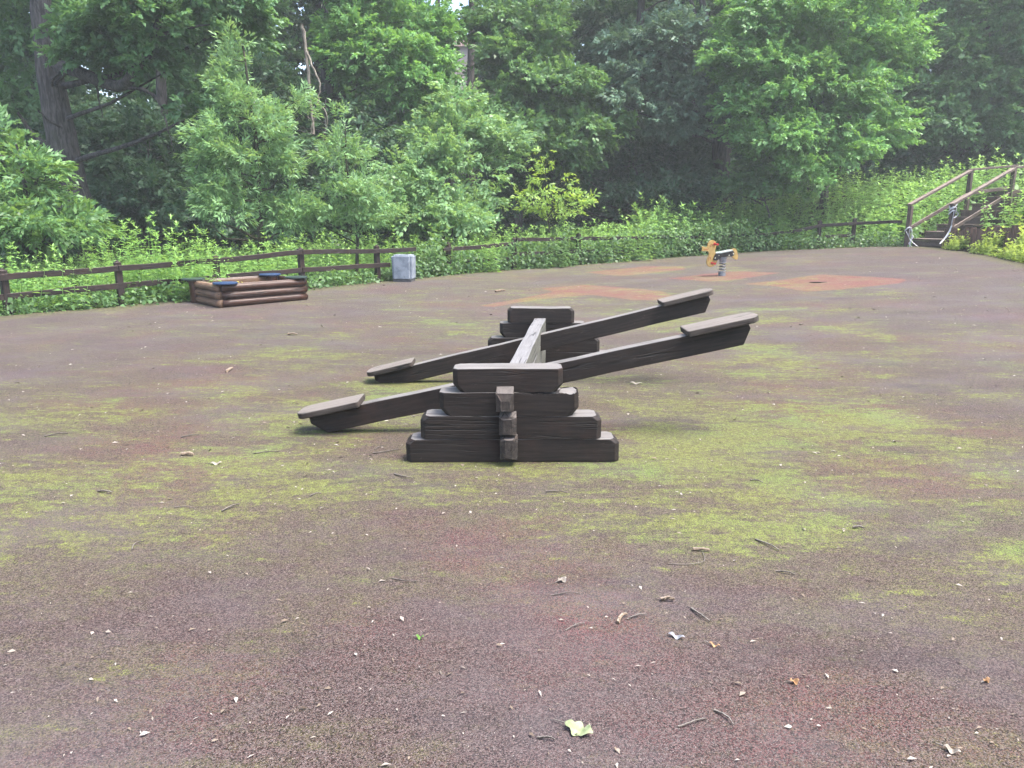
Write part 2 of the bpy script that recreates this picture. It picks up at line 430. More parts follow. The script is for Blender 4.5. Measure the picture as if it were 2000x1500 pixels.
KIND = {  # leaf length, width, leaves per spray, twig, spread, droop, clump radius, flatness
 'oak':    dict(ll=.155, lw=.088, n=18, twig=.40, spread=1.0, droop=.15, rb=.60, flat=.78),
 'maple':  dict(ll=.155, lw=.095, n=16, twig=.42, spread=1.05, droop=.25, rb=.62, flat=.74),
 'fine':   dict(ll=.125, lw=.072, n=20, twig=.42, spread=.95, droop=.2, rb=.56, flat=.74),
 'willow': dict(ll=.135, lw=.036, n=13, twig=.30, spread=1.15, droop=-.05, rb=.42, flat=.9, rise=.25),
 'ash':    dict(ll=.155, lw=.058, n=16, twig=.42, spread=.9, droop=.32, rb=.42, flat=.6),
 'sap':    dict(ll=.14, lw=.052, n=8, twig=.22, spread=1.1, droop=.45, rb=.22, flat=.5),
 'big':    dict(ll=.26, lw=.17, n=16, twig=.7, spread=1.0, droop=.2, rb=1.25, flat=.6),
 'mid':    dict(ll=.19, lw=.12, n=18, twig=.55, spread=1.0, droop=.2, rb=.9, flat=.75),
}
def blobs_in(ells, rng, k, fill=1.0):
    """split big ellipsoids (centre, radii) into clumps of leaves"""
    B = []
    for c, r in ells:
        r = np.array(r); rb = min(k['rb'], max(.18, .62*min(r)))
        n = max(2, int(fill*1.15*(r[0]*r[1]+r[0]*r[2]+r[1]*r[2])/rb**2))
        u = unit(rng.normal(0, 1, (n,3))); rad = rng.uniform(.25, 1, (n,1))**.45
        p = np.array(c)+u*rad*(r-.55*rb*np.array([1,1,k['flat']]).clip(.2,1))
        rr = rb*rng.uniform(.6, 1.25, n)
        for q, s in zip(p, rr): B.append((q, s))
    return B
def crown_geo(blobs, rng, k, dens=1.0, center=None):
    tm = [spray_template(rng, k['n'], k['twig'], k['ll'], k['lw'], k['spread'], k['droop']) for _ in range(8)]
    O = []; X = []; U = []; Tn = []
    for q, s in blobs:
        n = max(2, int(dens*34*(s/.6)**2*(.42/k['twig'])**2))
        u = unit(rng.normal(0, 1, (n,3))); u[:,2] = np.where(u[:,2] < -.25, -u[:,2]*.6, u[:,2]); u = unit(u)
        rad = rng.uniform(.3, 1, (n,1))**.6
        p = q+u*rad*s*np.array([1,1,k['flat']])
        O.append(p)
        out = np.array(u)
        if center is not None:
            w = unit((q-center)*np.array([1,1,.3])); out = out*.65+w*.6
        X.append(out*np.array([1,1,.6])+rng.normal(0,.32,(n,3))+np.array([0,0,k.get('rise',.02)]))
        U.append(np.array([0,0,.75])+unit(out)*.95+rng.normal(0,.38,(n,3)))
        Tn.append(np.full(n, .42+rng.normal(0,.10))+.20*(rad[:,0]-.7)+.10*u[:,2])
    O = np.vstack(O); X = np.vstack(X); U = np.vstack(U); Tn = np.concatenate(Tn)
    return instance(tm, O, X, U, rng.uniform(.75, 1.2, len(O)), rng, Tn)

def ell(px, py, rx, ry, Y, deep=None):
    c = at(px, py, Y); s = Y/F*1.02
    return (c, (rx*s, (deep if deep else .8*rx*s+.25), ry*s))

def tree(name, label, kind, mat, ells, base, seed, trunk_r=.16, trunk=None, fill=1.0, dens=1.0, limbs=True, bark='bark', tops=None, cat='tree', group=None, extra=None, nbr=26):
    rng = np.random.default_rng(seed); rr = random.Random(seed); k = KIND[kind]
    bx, by = base; bz = float(zter(bx, by))-.1
    root = thing(name, label, cat, (0,0,0), 0, group)
    root.location = (bx, by, bz)
    inv = np.array([bx, by, bz])
    B = blobs_in(ells, rng, k, fill)
    ctr = np.mean([e[0] for e in ells], 0)
    V, t = crown_geo(B, rng, k, dens, ctr)
    if tops:
        kb = KIND['big']; Vb, tb = crown_geo(blobs_in(tops, rng, kb, .8), rng, kb, .9)
        V = np.vstack([V, Vb]); t = np.concatenate([t, tb*.8])
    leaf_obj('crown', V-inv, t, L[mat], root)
    bm = bmesh.new()
    top = max(e[0][2] for e in (ells+(tops or [])))
    if trunk is None:
        cx, cy = ctr[0], ctr[1]
        trunk = [(bx, by, bz), (bx+.25*(cx-bx)+rr.uniform(-.1,.1), by+.2*(cy-by), bz+.35*(top-bz)), (bx+.7*(cx-bx)+rr.uniform(-.15,.15), by+.6*(cy-by), bz+.7*(top-bz)), (cx, cy, top)]
    tp = curve_pts(trunk, 7, .012, rr); n = len(tp)
    rad = [trunk_r*(1-.8*(i/(n-1)))*(1+.5*math.exp(-i*.9)) for i in range(n)]
    tube_bm(bm, [p-Vector(inv) for p in tp], rad, 10)
    if limbs:
        sel = sorted(B, key=lambda b: rr.random())[:nbr]
        for q, s in sel:
            q = Vector(q); dist = math.hypot(q.x-ctr[0], q.y-ctr[1])
            zs = q.z-.35*dist-.15
            i = min(range(n), key=lambda j: abs(tp[j].z-zs)); a = tp[i]
            mid = a.lerp(q, .5)+Vector((rr.uniform(-.2,.2), rr.uniform(-.2,.2), -.06*dist+rr.uniform(-.1,.1)))
            r0 = min(rad[i]*.55, .03+.02*dist)
            cps = curve_pts([a, mid, q], 4, .02, rr)
            tube_bm(bm, [p-Vector(inv) for p in cps], [r0*(1-.85*j/(len(cps)-1)) for j in range(len(cps))], 5)
    if extra:
        for pts, r0, r1 in extra:
            cps = curve_pts(pts, 5, .015, rr)
            tube_bm(bm, [p-Vector(inv) for p in cps], [r0+(r1-r0)*j/(len(cps)-1) for j in range(len(cps))], 7)
    bmobj('trunk', bm, M[bark], root, smooth_=True)
    return root

# ------------------------------------------------------------------ setting: terrain, play surface
def grid(xs, ys):
    X, Y = np.meshgrid(xs, ys, indexing='ij'); nx, ny = X.shape
    idx = np.arange(nx*ny).reshape(nx, ny)
    Fc = np.stack([idx[:-1,:-1], idx[1:,:-1], idx[1:,1:], idx[:-1,1:]], -1).reshape(-1,4)
    return X.ravel(), Y.ravel(), Fc
xs = np.concatenate([np.arange(-90,-20,3.0), np.arange(-20,20,.4), np.arange(20,91,3.0)])
ys = np.concatenate([np.arange(-40,-4,3.0), np.arange(-4,36,.4), np.arange(36,115,3.0)])
gx, gy, gf = grid(xs, ys)
gz = zter(gx, gy)+.06*vnoise(gx, gy, .8, 3)*smooth(.5, 2, sdist(PAD_POLY, gx, gy))-.05
ter = raw_mesh('terrain', np.stack([gx,gy,gz],1), gf, M['terrain'], smooth_=True); ter['kind'] = 'structure'

gx, gy, gf = grid(np.arange(-15, 17, .075), np.arange(-4.5, 23.5, .075))
sd = sdist(PAD_POLY, gx, gy)+.10*vnoise(gx, gy, 1.7, 5)
keep = (sd[gf] < 0).any(1); gf = gf[keep]
used = np.unique(gf); remap = np.full(len(gx), -1); remap[used] = np.arange(len(used)); gf = remap[gf]
gx, gy, sd = gx[used], gy[used], sd[used]
gz = zpad(gx, gy)+.012*vnoise(gx, gy, .5, 8)*smooth(2, 7, -sd)*smooth(7.6, 9, gy)
pad = raw_mesh('playground_surface', np.stack([gx,gy,gz],1), gf, M['ground'], smooth_=True); pad['kind'] = 'structure'
moss = np.full(len(gx), .40)
dd = np.hypot(gx, gy)
moss += .20*np.exp(-((dd-5.3)/1.9)**2)+.04*smooth(8.5, 11, dd)-.26*smooth(3.9, 2.3, dd)-.14*smooth(3.2, 5.5, np.abs(gx)-.15*gy)
for px, py, r, w in [(1330,940,.75,.34),(1420,850,.8,.28),(1250,880,.5,.3),(1600,820,1.0,.18),(1480,690,1.0,.22),(800,760,.8,.34),(650,790,.7,.25),(380,860,.8,.12),
                     (1150,740,.7,.3),(1060,1030,.25,.24),(880,1100,.3,.2),(530,1240,.2,.28),(250,1290,.22,.22),(620,1180,.2,.2),(150,1330,.2,.16),(1420,1060,.35,.16),(1880,1230,.3,.16),
                     (900,640,1.0,.12),(500,690,1.0,.15),(1250,640,.9,.2),(1500,620,1.3,.2),(250,790,1,.15),(1750,880,.9,.15),(680,1450,.12,.14),(60,1420,.15,.22),
                     (1650,600,1.5,-.12),(200,680,1.5,-.1),(1350,730,.35,-.22),(1560,760,.5,-.16),(1300,840,.3,-.2),(870,560,1.5,-.12),(1400,1250,.4,-.12),(820,1370,.3,-.2),(1150,1400,.3,-.18)]:
    g = gnd(px, py); moss += .75*w*np.exp(-((gx-g[0])**2+(gy-g[1])**2)/r**2)
moss = np.minimum(moss, .60+.4*(moss-.60)*(moss > .60))
moss += .16*vnoise(gx, gy, 1.3, 21)+.10*vnoise(gx*.6+gy*.5, gy*1.6, 2.3, 22)
inl = np.zeros(len(gx))
for poly in [[(1305,545),(1385,550),(1430,548),(1525,533),(1440,530),(1380,535)],
             [(1452,555),(1520,560),(1575,569),(1640,566),(1760,553),(1770,545),(1690,540),(1600,536),(1540,545)],
             [(935,598),(965,600),(1050,585),(1150,576),(1190,580),(1240,586),(1290,586),(1320,578),(1290,568),(1200,560),(1140,556),(1055,563),(1080,570),(1030,580)],
             [(1140,532),(1210,539),(1260,535),(1340,526),(1335,520),(1260,520)]]:
    w = np.array([gnd(*p)[:2] for p in poly]); inl = np.maximum(inl, smooth(.16, -.16, sdist(w, gx, gy)))
dirt = smooth(-.9, 0, sd)*.85
distant = smooth(5.5, 12, dd)
for nm, arr in (('distant', distant), ('moss', moss), ('inlay', inl), ('dirt', dirt)):
    a = pad.data.attributes.new(nm, 'FLOAT', 'POINT'); a.data.foreach_set('value', arr.astype(np.float32))

# flat dark patch standing in for the pit left where a second rocker stood
g = gnd(1597, 552)
bm = bmesh.new()
for ang, r0, r1 in ((.3, .17, .07),):
    vs = [bm.verts.new((r0*math.cos(a)*(1+.25*math.sin(3*a+1)), r1*math.sin(a)*(1+.2*math.cos(4*a)), 0)) for a in np.linspace(0, 2*math.pi, 18)[:-1]]
    bm.faces.new(vs)
r = bmesh.ops.extrude_face_region(bm, geom=bm.faces[:]); 
for v in [e for e in r['geom'] if isinstance(e, bmesh.types.BMVert)]: v.co.z += .006; v.co.x *= .93; v.co.y *= .9
tag(bmobj('pit_patch', bm, M['hole'], None, (g[0], g[1], g[2]+.004), (0,0,.1)), 'flat dark patch standing for a pit in the middle of the empty red rubber square', 'pit patch')

# ------------------------------------------------------------------ seesaw
Y0 = gnd(1001, 903)[1]; Y1 = 7.42
saw = thing('seesaw', 'dark weathered double wooden seesaw on stacked timber supports', 'seesaw', (0, Y0, 0))
def log_bm(a, h, t, ctop, cbot, e, seed):
    def outl(ins):
        aa = a-ins; p = []
        ct, cb = ctop, cbot
        p += [(-aa+cb[0]*1.0, 0), (aa-cb[0], 0), (aa, cb[1]), (aa, h-ct[1]), (aa-ct[0], h), (-aa+ct[0], h), (-aa, h-ct[1]), (-aa, cb[1])]
        return p
    pts = [(x, 0, z) for x, z in outl(e)]+[(x, e, z) for x, z in outl(0)]+[(x, t-e, z) for x, z in outl(0)]+[(x, t, z) for x, z in outl(e)]
    bm = hull(pts); soften(bm, .0035, 2)
    bmesh.ops.subdivide_edges(bm, edges=[x for x in bm.edges if x.calc_length() > .35], cuts=8, use_grid_fill=True)
    wobble(bm, .0014, 9, seed)
    if seed == 3:
        bmesh.ops.subdivide_edges(bm, edges=[x for x in bm.edges if min(v.co.x for v in x.verts) > .15*a and min(v.co.z for v in x.verts) > h*.6], cuts=3, use_grid_fill=True)
        q = random.Random(4)
        for v in bm.verts:
            if v.co.x > .3*a and v.co.z > h*.8: v.co.z -= q.uniform(0, .022)*(1.2 if v.co.y < t*.4 else .6)
    return bm
LH = .152; LT = .175
def stack(y, cxs, halves, shapes, seed):
    st = bpy.data.objects.new('support_stack', None); C.objects.link(st); st.parent = saw; st.location = (0, y-Y0, 0)
    for i, (cx, a) in enumerate(zip(cxs, halves)):
        ct, cb = shapes[i]
        bmobj('timber', log_bm(a, LH-.0015, LT, ct, cb, .030, seed+i), M['seesaw_wood'], st, (cx, random.uniform(-.006,.006), i*LH+.002), (0, random.uniform(-.004,.004), random.uniform(-.006,.006)), False)
    return st
c0 = (.006,.006); TOPC = (.034,.030); BOTC = (.042,.050)
def xw(px, py, Y): return at(px, py, Y)[0]
def half(pl, pr, py, Y): return (xw(pr,py,Y)-xw(pl,py,Y))/2
def mid(pl, pr, py, Y): return (xw(pr,py,Y)+xw(pl,py,Y))/2
rows = [(792,1210,880),(820,1175,833),(857,1131,788),(884,1100,740)]
stack(Y0, [mid(a,b,y,Y0) for a,b,y in rows], [half(a,b,y,Y0) for a,b,y in rows], [(TOPC,c0),(TOPC,c0),(c0,BOTC),(c0,BOTC)], 1)
rows2 = [(928,1196,700),(953,1172,674),(976,1143,645),(991,1122,613)]
stack(Y1, [mid(a,b,y,Y1) for a,b,y in rows2], [half(a,b,y,Y1) for a,b,y in rows2], [(TOPC,c0),(TOPC,c0),(c0,BOTC),(TOPC,c0)], 11)
# long beams lying across both stacks, their ends poking out in front
xa = mid(975,1006,820,Y0-.06); xb = mid(1046,1066,618,Y1)
yaw = math.atan2(Y1+.02-Y0, xb-xa); Lb = math.hypot(Y1+.02-Y0, xb-xa)
for i in range(3):
    bm = bmesh.new(); bm_box(bm, Lb, .115, .150, (Lb/2, 0, 0)); soften(bm, .006)
    bmesh.ops.subdivide_edges(bm, edges=[x for x in bm.edges if x.calc_length() > .5], cuts=10, use_grid_fill=True); wobble(bm, .002, 6, 40+i)
    bmobj('long_beam', bm, M['beam_wood'], saw, (xa, .03, .115+i*.1545+.01), (0, 0, yaw), False)
    w, hh, e = .054, .0745, .03
    ex = [.10, .085, .095][i]
    pts = [(x, y, z) for x in (.0,) for y in (-w, w) for z in (-hh, hh)]
    pts += [(-ex+.015, s*w, z) for s in (-1,1) for z in (-hh+.006, hh-.03)]+[(-ex, s*(w-e), z) for s in (-1,1) for z in (-hh+.012, hh-[.075,.04,.012][2-i])]
    bm = hull(pts); soften(bm, .004); 
    for v in bm.verts: v.co += Vector((random.uniform(-.003,.003), random.uniform(-.003,.003), random.uniform(-.002,.002)))
    bmobj('beam_end', bm, M['end_wood'], saw, (xa+[.012,.004,-.012][i], .002, .115+i*.1545), (0, 0, math.pi/2-.02))
# boards
def board(Yb, pL, pR, pxl, pxr, seats, seed):
    """pL,pR: pixels of two points of the top front edge; pxl,pxr: columns of the board's ends"""
    a = at(*pL, Yb); b = at(*pR, Yb); ang = math.atan2(b[2]-a[2], b[0]-a[0])
    def on(px):
        y = pL[1]+(pR[1]-pL[1])*(px-pL[0])/(pR[0]-pL[0]); return at(px, y, Yb)
    l = on(pxl); r = on(pxr); ln = math.hypot(r[0]-l[0], r[2]-l[2]); hb = .150; tb = .10
    bd = bpy.data.objects.new('seesaw_board', None); C.objects.link(bd); bd.parent = saw
    bd.location = (l[0], Yb-Y0, l[2]); bd.rotation_euler = (0, -ang, 0)
    c = .09
    out = [(.0, 0), (ln, 0), (ln+.012, -.045), (ln-.055, -hb), (.10, -hb), (-.0, -.055)]
    bm = hull([(x, y, z) for x, z in out for y in (0, tb)]); soften(bm, .006)
    bmesh.ops.subdivide_edges(bm, edges=[x for x in bm.edges if x.calc_length() > .7], cuts=12, use_grid_fill=True); wobble(bm, .0018, 5, seed)
    bmobj('plank', bm, M['seesaw_wood'], bd, smooth_=False)
    for s0, s1, rs in seats:
        A = on(s0); Bq = on(s1); u0 = math.hypot(A[0]-l[0], A[2]-l[2])*(1 if s0 >= pxl else -1); u1 = math.hypot(Bq[0]-l[0], Bq[2]-l[2])
        ls = u1-u0; wv = .26; th = .042; pts = []
        rc = .085
        for (cx, cy, q0) in ((u0+rc, -wv/2+rc, math.pi), (u1-rc, -wv/2+rc, 1.5*math.pi), (u1-rc, wv/2-rc, 0), (u0+rc, wv/2-rc, .5*math.pi)):
            roundend = (cx < (u0+u1)/2) == (rs < 0)
            for k in range(5):
                t = q0+k*math.pi/8; rr_ = rc if roundend else .02
                ccx = cx+(0 if roundend else (1 if cx > (u0+u1)/2 else -1)*(rc-.02)); ccy = cy+(0 if roundend else (1 if cy > 0 else -1)*(rc-.02))
                pts.append((ccx+rr_*math.cos(t), ccy+rr_*math.sin(t)+tb/2, .002)); pts.append((ccx+rr_*math.cos(t), ccy+rr_*math.sin(t)+tb/2, .002+th))
        bm = hull(pts); soften(bm, .008); 
        bmobj('seat', bm, M['seat_wood'], bd, smooth_=False)
    return bd
Yn = gnd(640, 846)[1]; Yf = gnd(765, 748)[1]
board(Yn, (705,791), (1335,657), 603, 1462, [(584,706,-1),(1340,1482,1)], 5)
board(Yf, (818,711), (1292,598), 730, 1384, [(718,808,-1),(1292,1394,1)], 6)

# ------------------------------------------------------------------ sandbox
Fp = gnd(433, 601); Rp = gnd(597, 585)
ux = (Rp-Fp)[:2]; SL = float(np.linalg.norm(ux)); ang = math.atan2(ux[1], ux[0])
lf = gnd(371, 589); SD = 1.13
box = thing('sandbox', 'log walled sandbox with round blue and green corner seats', 'sandbox', (Fp[0], Fp[1], zpad(Fp[0], Fp[1])), ang)
lr = .065
def half_log(length, r, seed, end=True):
    bm = bmesh.new(); n = 14; rings = []
    segs = 10
    prof = [(r*math.cos(t), r*math.sin(t)) for t in np.linspace(-math.pi*.5, math.pi*.5, n)]+[(-r*.45, r*.98), (-r*.45, -r*.98)]
    rr = random.Random(seed)
    for s in range(segs+1):
        x = length*s/segs; q = 1+rr.uniform(-.02,.02)
        rings.append([bm.verts.new((x, -y*q, z*q)) for y, z in prof])
    m = len(prof)
    for s in range(segs):
        for k2 in range(m): bm.faces.new((rings[s][k2], rings[s][(k2+1)%m], rings[s+1][(k2+1)%m], rings[s+1][k2]))
    bm.faces.new(rings[0]); bm.faces.new(rings[-1][::-1]); bmesh.ops.recalc_face_normals(bm, faces=bm.faces[:])
    return bm
for i in range(3):
    z = lr+i*2*lr*.965; ov = [.02, 0, -.03][i]
    def wl(mat, seed, L_, loc, rz):
        o = bmobj('log', half_log(L_, lr, seed), mat, box, loc, (0,0,rz), True)
    wl(M['log_dark'], i, SL-.02+ov, (0.01, .0, z), 0)                               # front
    wl(M['log_light'], i+9, SD+ov, (-.01, SD-.02, z), -math.pi/2)                  # left side
    wl(M['log_dark'], i+3, SL-.02, (SL-.01, SD, z), math.pi)                       # back
    wl(M['log_dark'], i+6, SD, (SL, .02, z), math.pi/2)                            # right side
ht = 6*lr*.965
bm = bmesh.new(); bm_box(bm, SL-.12, .03, ht-.05, (SL/2, SD-.09, ht/2)); soften(bm, .005)
bmobj('inner_board', bm, M['log_light'], box)
bm = bmesh.new(); bm_box(bm, SL-.1, SD-.16, .10, (SL/2, SD/2, .05)); bmobj('sand_fill', bm, M['sand'], box)
for (x, y, mt, dz) in ((.10,.02,'blue_disc',0),(-.02,SD-.10,'green_disc',.012),(SL-.10,.10,'green_disc',.014),(SL-.13,SD-.10,'blue_disc',.008)):
    st = bmobj('corner_seat', bmesh.new(), M[mt], box, (x, y, ht+dz+.004))
    bm = bmesh.new(); bmesh.ops.create_cone(bm, cap_ends=True, segments=40, radius1=.195, radius2=.195, depth=.024, matrix=Matrix.Translation((0,0,.012))); soften(bm, .006)
    bm.to_mesh(st.data); bm.free()
    bm = bmesh.new(); bmesh.ops.create_cone(bm, cap_ends=True, segments=24, radius1=.10, radius2=.10, depth=ht+dz-.02, matrix=Matrix.Translation((0,0,-(ht+dz)/2)))
    bmobj('post', bm, M['log_dark'], st, (.0 if x < 1 else -.0, .07 if y < .5 else -.07, 0), smooth_=False)
def stroke(parent, lines, mat, loc, rot, r=.008, name='graffiti'):
    for ln in lines:
        bm = bmesh.new(); tube_bm(bm, [(x, y, 0) for x, y in ln], r, 5)
        bmobj(name, bm, mat, parent, loc, rot)
gl = [[(0,.085),(.025,.1),(.05,.085),(.03,.06),(.055,.035),(.03,.01),(0,.02)], [(.10,.09),(.13,.095),(.145,.07),(.12,.05),(.15,.03),(.10,.02)], [(.19,.085),(.215,.06)], [(.16,.01),(.2,.06)],
      [(.27,.05),(.25,.03),(.27,.0),(.31,.0),(.325,.03),(.30,.055),(.27,.05)]]
stroke(box, gl, M['graffiti'], (SL*.42, SD-.108, ht-.16), (math.pi/2, 0, 0), .0075)

# ------------------------------------------------------------------ concrete litter bin
g = gnd(787, 551)
bn = thing('litter_bin', 'pale blue grey concrete litter bin with a round hole in its lid', 'litter bin', (g[0], g[1]+.22, g[2]), -.12)
bm = bmesh.new(); bm_box(bm, .40, .40, .07, (0,0,.03)); soften(bm, .01); bmobj('plinth', bm, M['concrete_dark'], bn)
bm = bmesh.new()
vb = bm_box(bm, .455, .455, .48, (0,0,.065+.24))
for v in vb:
    if v.co.z < .2: v.co.x *= .95; v.co.y *= .95
bmesh.ops.bevel(bm, geom=[e for e in bm.edges if abs(e.verts[0].co.z-e.verts[1].co.z) > .2], offset=.05, segments=4, affect='EDGES')
soften(bm, .012); 
bmobj('bin_body', bm, M['concrete'], bn, smooth_=False)
bm = bmesh.new(); n = 28
outer = [(.2*max(-1,min(1,1.25*math.cos(t))), .2*max(-1,min(1,1.25*math.sin(t)))) for t in np.linspace(0,2*math.pi,n+1)[:-1]]
o1 = [bm.verts.new((x,y,.548)) for x,y in outer]; o2 = [bm.verts.new((x*.97,y*.97,.572)) for x,y in outer]
i2 = [bm.verts.new((.115*math.cos(t),.115*math.sin(t),.572)) for t in np.linspace(0,2*math.pi,n+1)[:-1]]; i1 = [bm.verts.new((.11*math.cos(t),.11*math.sin(t),.5485)) for t in np.linspace(0,2*math.pi,n+1)[:-1]]
for k_ in range(n):
    j = (k_+1)%n
    bm.faces.new((o1[k_],o1[j],o2[j],o2[k_])); bm.faces.new((o2[k_],o2[j],i2[j],i2[k_])); bm.faces.new((i2[k_],i2[j],i1[j],i1[k_]))
bmesh.ops.recalc_face_normals(bm, faces=bm.faces[:])
bmobj('bin_lid', bm, M['concrete'], bn)
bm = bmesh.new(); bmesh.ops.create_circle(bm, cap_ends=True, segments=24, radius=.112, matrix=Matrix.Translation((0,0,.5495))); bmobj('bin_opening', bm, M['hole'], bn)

# ------------------------------------------------------------------ spring rocker
g = gnd(1409, 539)
s_ = g[1]/F*1.0/cp
rk = thing('spring_rocker', 'yellow animal shaped spring rocker with red handles on a red rubber square', 'spring rocker', tuple(g), R(6))
pxm = float(np.linalg.norm(at(1410,539,g[1])-at(1409,539,g[1])))       # metres per pixel there
def rp(ix, iy): return ((ix/15+1340-1409)*pxm, (539-(iy/15+455))*pxm)  # from the enlarged crop
def plate(name, outline, th, mat, parent, y=0.0, sub=3, bev=.006):
    pts = curve_pts([(*rp(*p),0) for p in outline]+[(*rp(*outline[0]),0)], sub)[:-1]
    bm = bmesh.new(); vs = [bm.verts.new((p.x, 0, p.y)) for p in pts]; f = bm.faces.new(vs)
    r = bmesh.ops.extrude_face_region(bm, geom=[f])
    for v in [e for e in r['geom'] if isinstance(e, bmesh.types.BMVert)]: v.co.y += th
    bmesh.ops.recalc_face_normals(bm, faces=bm.faces[:])
    es = [e for e in bm.edges if e.calc_face_angle(0) > 1.2]; bmesh.ops.bevel(bm, geom=es, offset=bev, segments=2, affect='EDGES')
    return bmobj(name, bm, mat, parent, (0, y, 0))
body = [(680,228),(600,265),(560,340),(545,410),(500,425),(430,405),(390,430),(400,480),(390,520),(430,548),(520,540),(585,555),(610,620),(590,700),(560,790),(560,880),(600,960),(680,1000),(760,975),(840,900),(885,800),(860,700),(820,620),(790,540),(805,460),(815,370),(800,285),(745,240)]
bp = plate('body_panel', body, .04, M['yellow_panel'], rk, -.02)
tail = [(1215,520),(1290,490),(1370,468),(1430,500),(1465,590),(1495,700),(1480,780),(1420,785),(1340,730),(1280,660)]
plate('tail_panel', tail, .04, M['yellow_panel'], rk, -.02)
side = [(760,690),(800,625),(900,620),(1000,590),(1150,555),(1260,525),(1330,545),(1360,610),(1330,680),(1240,695),(1130,700),(1000,735),(930,740),(880,790),(800,810),(740,780)]
for y in (-.055, .026):
    sp2 = plate('side_plate', side, .03, M['black_plate'], rk, y)
    for (bx_, by_) in ((785,735),(890,660),(1325,615),(1200,662)):
        x, z = rp(bx_, by_); bm = bmesh.new(); bmesh.ops.create_cone(bm, cap_ends=True, segments=14, radius1=22/15*pxm, radius2=16/15*pxm, depth=.014, matrix=Matrix.Rotation(math.pi/2, 4, 'X'))
        bmobj('bolt_cap', bm, M['bolt_cap'], sp2, (x, -.006 if y < 0 else .036, z))
x0, z0 = rp(815, 595); x1, z1 = rp(1290, 505); a_ = math.atan2(z1-z0, x1-x0)
bm = bmesh.new(); bm_box(bm, math.hypot(x1-x0,z1-z0), .24, .022); bmesh.ops.bevel(bm, geom=[e for e in bm.edges if abs(e.verts[0].co.z-e.verts[1].co.z) > .01], offset=.04, segments=4, affect='EDGES'); soften(bm, .004)
bmobj('seat', bm, M['seat_top'], rk, ((x0+x1)/2, 0, (z0+z1)/2-.006), (0, -a_, 0))
def pegs(name, ix, iy):
    x, z = rp(ix, iy); bm = bmesh.new()
    for s in (-1, 1):
        tube_bm(bm, [(x, s*.018, z), (x+.004, s*.10, z), (x+.008, s*.165, z)], .017, 12)
        tube_bm(bm, [(x+.008, s*.162, z), (x+.008, s*.178, z)], .024, 12)
        tube_bm(bm, [(x, s*.018, z), (x, s*.03, z)], .030, 14)
    return bmobj(name, bm, M['red_plastic'], rk)
pegs('handle', 760, 340); pegs('footrest', 715, 885)
stroke(bp, [[rp(440,488),rp(520,490),rp(575,485),rp(585,455)], [rp(605,385),rp(640,395),rp(655,340),rp(650,420)], [rp(690,340),rp(700,390)], [rp(625,700),rp(605,760),rp(595,830)], [rp(655,710),rp(655,780)], [rp(745,410),rp(760,430)]], M['red_scrape'], (0,-.001,0), (math.pi/2,0,0), .006, 'painted_line')
zc0 = rp(0,1160)[1]; zc1 = rp(0,860)[1]; xs_ = rp(1045,0)[0]; rs_ = 92/15*pxm
bm = bmesh.new(); bmesh.ops.create_cone(bm, cap_ends=True, segments=28, radius1=105/15*pxm, radius2=105/15*pxm, depth=zc0+.02, matrix=Matrix.Translation((xs_,0,(zc0-.02)/2))); soften(bm, .006); bmobj('base', bm, M['steel'], rk, smooth_=False)
ztop = rp(0,720)[1]
bm = bmesh.new(); bmesh.ops.create_cone(bm, cap_ends=True, segments=28, radius1=92/15*pxm, radius2=118/15*pxm, depth=ztop-zc1, matrix=Matrix.Translation((xs_,0,(zc1+ztop)/2))); soften(bm, .005); bmobj('spring_cap', bm, M['steel'], rk)
bm = bmesh.new(); turns = 4.0; tube_bm(bm, [(xs_+rs_*math.cos(2*math.pi*turns*t+.5), rs_*math.sin(2*math.pi*turns*t+.5), zc0-.01+(zc1-zc0+.02)*t) for t in np.linspace(0,1,120)], .0105, 8); bmobj('spring', bm, M['spring_steel'], rk, smooth_=True)

# ------------------------------------------------------------------ fence
fen = thing('playground_fence', 'low dark brown two rail wooden fence overgrown with weeds and creepers', 'fence', (*edge_at(800), 0))
fo = np.array([*edge_at(800), 0])
OUT = .42
def fpt(px, py):
    e = edge_at(px, OUT); d = ray(px, py); s = e[1]/d[1]; return np.array([d[0]*s, e[1], H+d[2]*s])
posts = [(-120,535),(3,520),(228,505),(420,494),(586,480),(735,475),(875,470),(1004,461),(1130,452),(1250,456),(1370,449),(1480,444),(1602,428),(1670,423)]
for i, (px, pt) in enumerate(posts):
    t = fpt(px, pt); zb = float(zter(t[0], t[1]))-.15; w = .10
    bm = bmesh.new(); hz = t[2]-zb
    bm_box(bm, hz-.03, w, w, ((hz-.03)/2,0,0))
    top = [v for v in bm.verts if v.co.x > .1]
    bmesh.ops.bevel(bm, geom=[e for e in bm.edges if all(v in top for v in e.verts)], offset=.03, segments=3, affect='EDGES'); soften(bm, .005, 1)
    n = edge_normal(px)
    o = bmobj('post', bm, M['fence_wood'], fen)
    tilt = random.uniform(-.05,.05)
    o.matrix_local = Matrix.Translation(Vector((t[0],t[1],zb))-Vector(fo)) @ Euler((0,0,math.atan2(n[1],n[0]))).to_matrix().to_4x4() @ Euler((tilt, -math.pi/2, 0)).to_matrix().to_4x4()
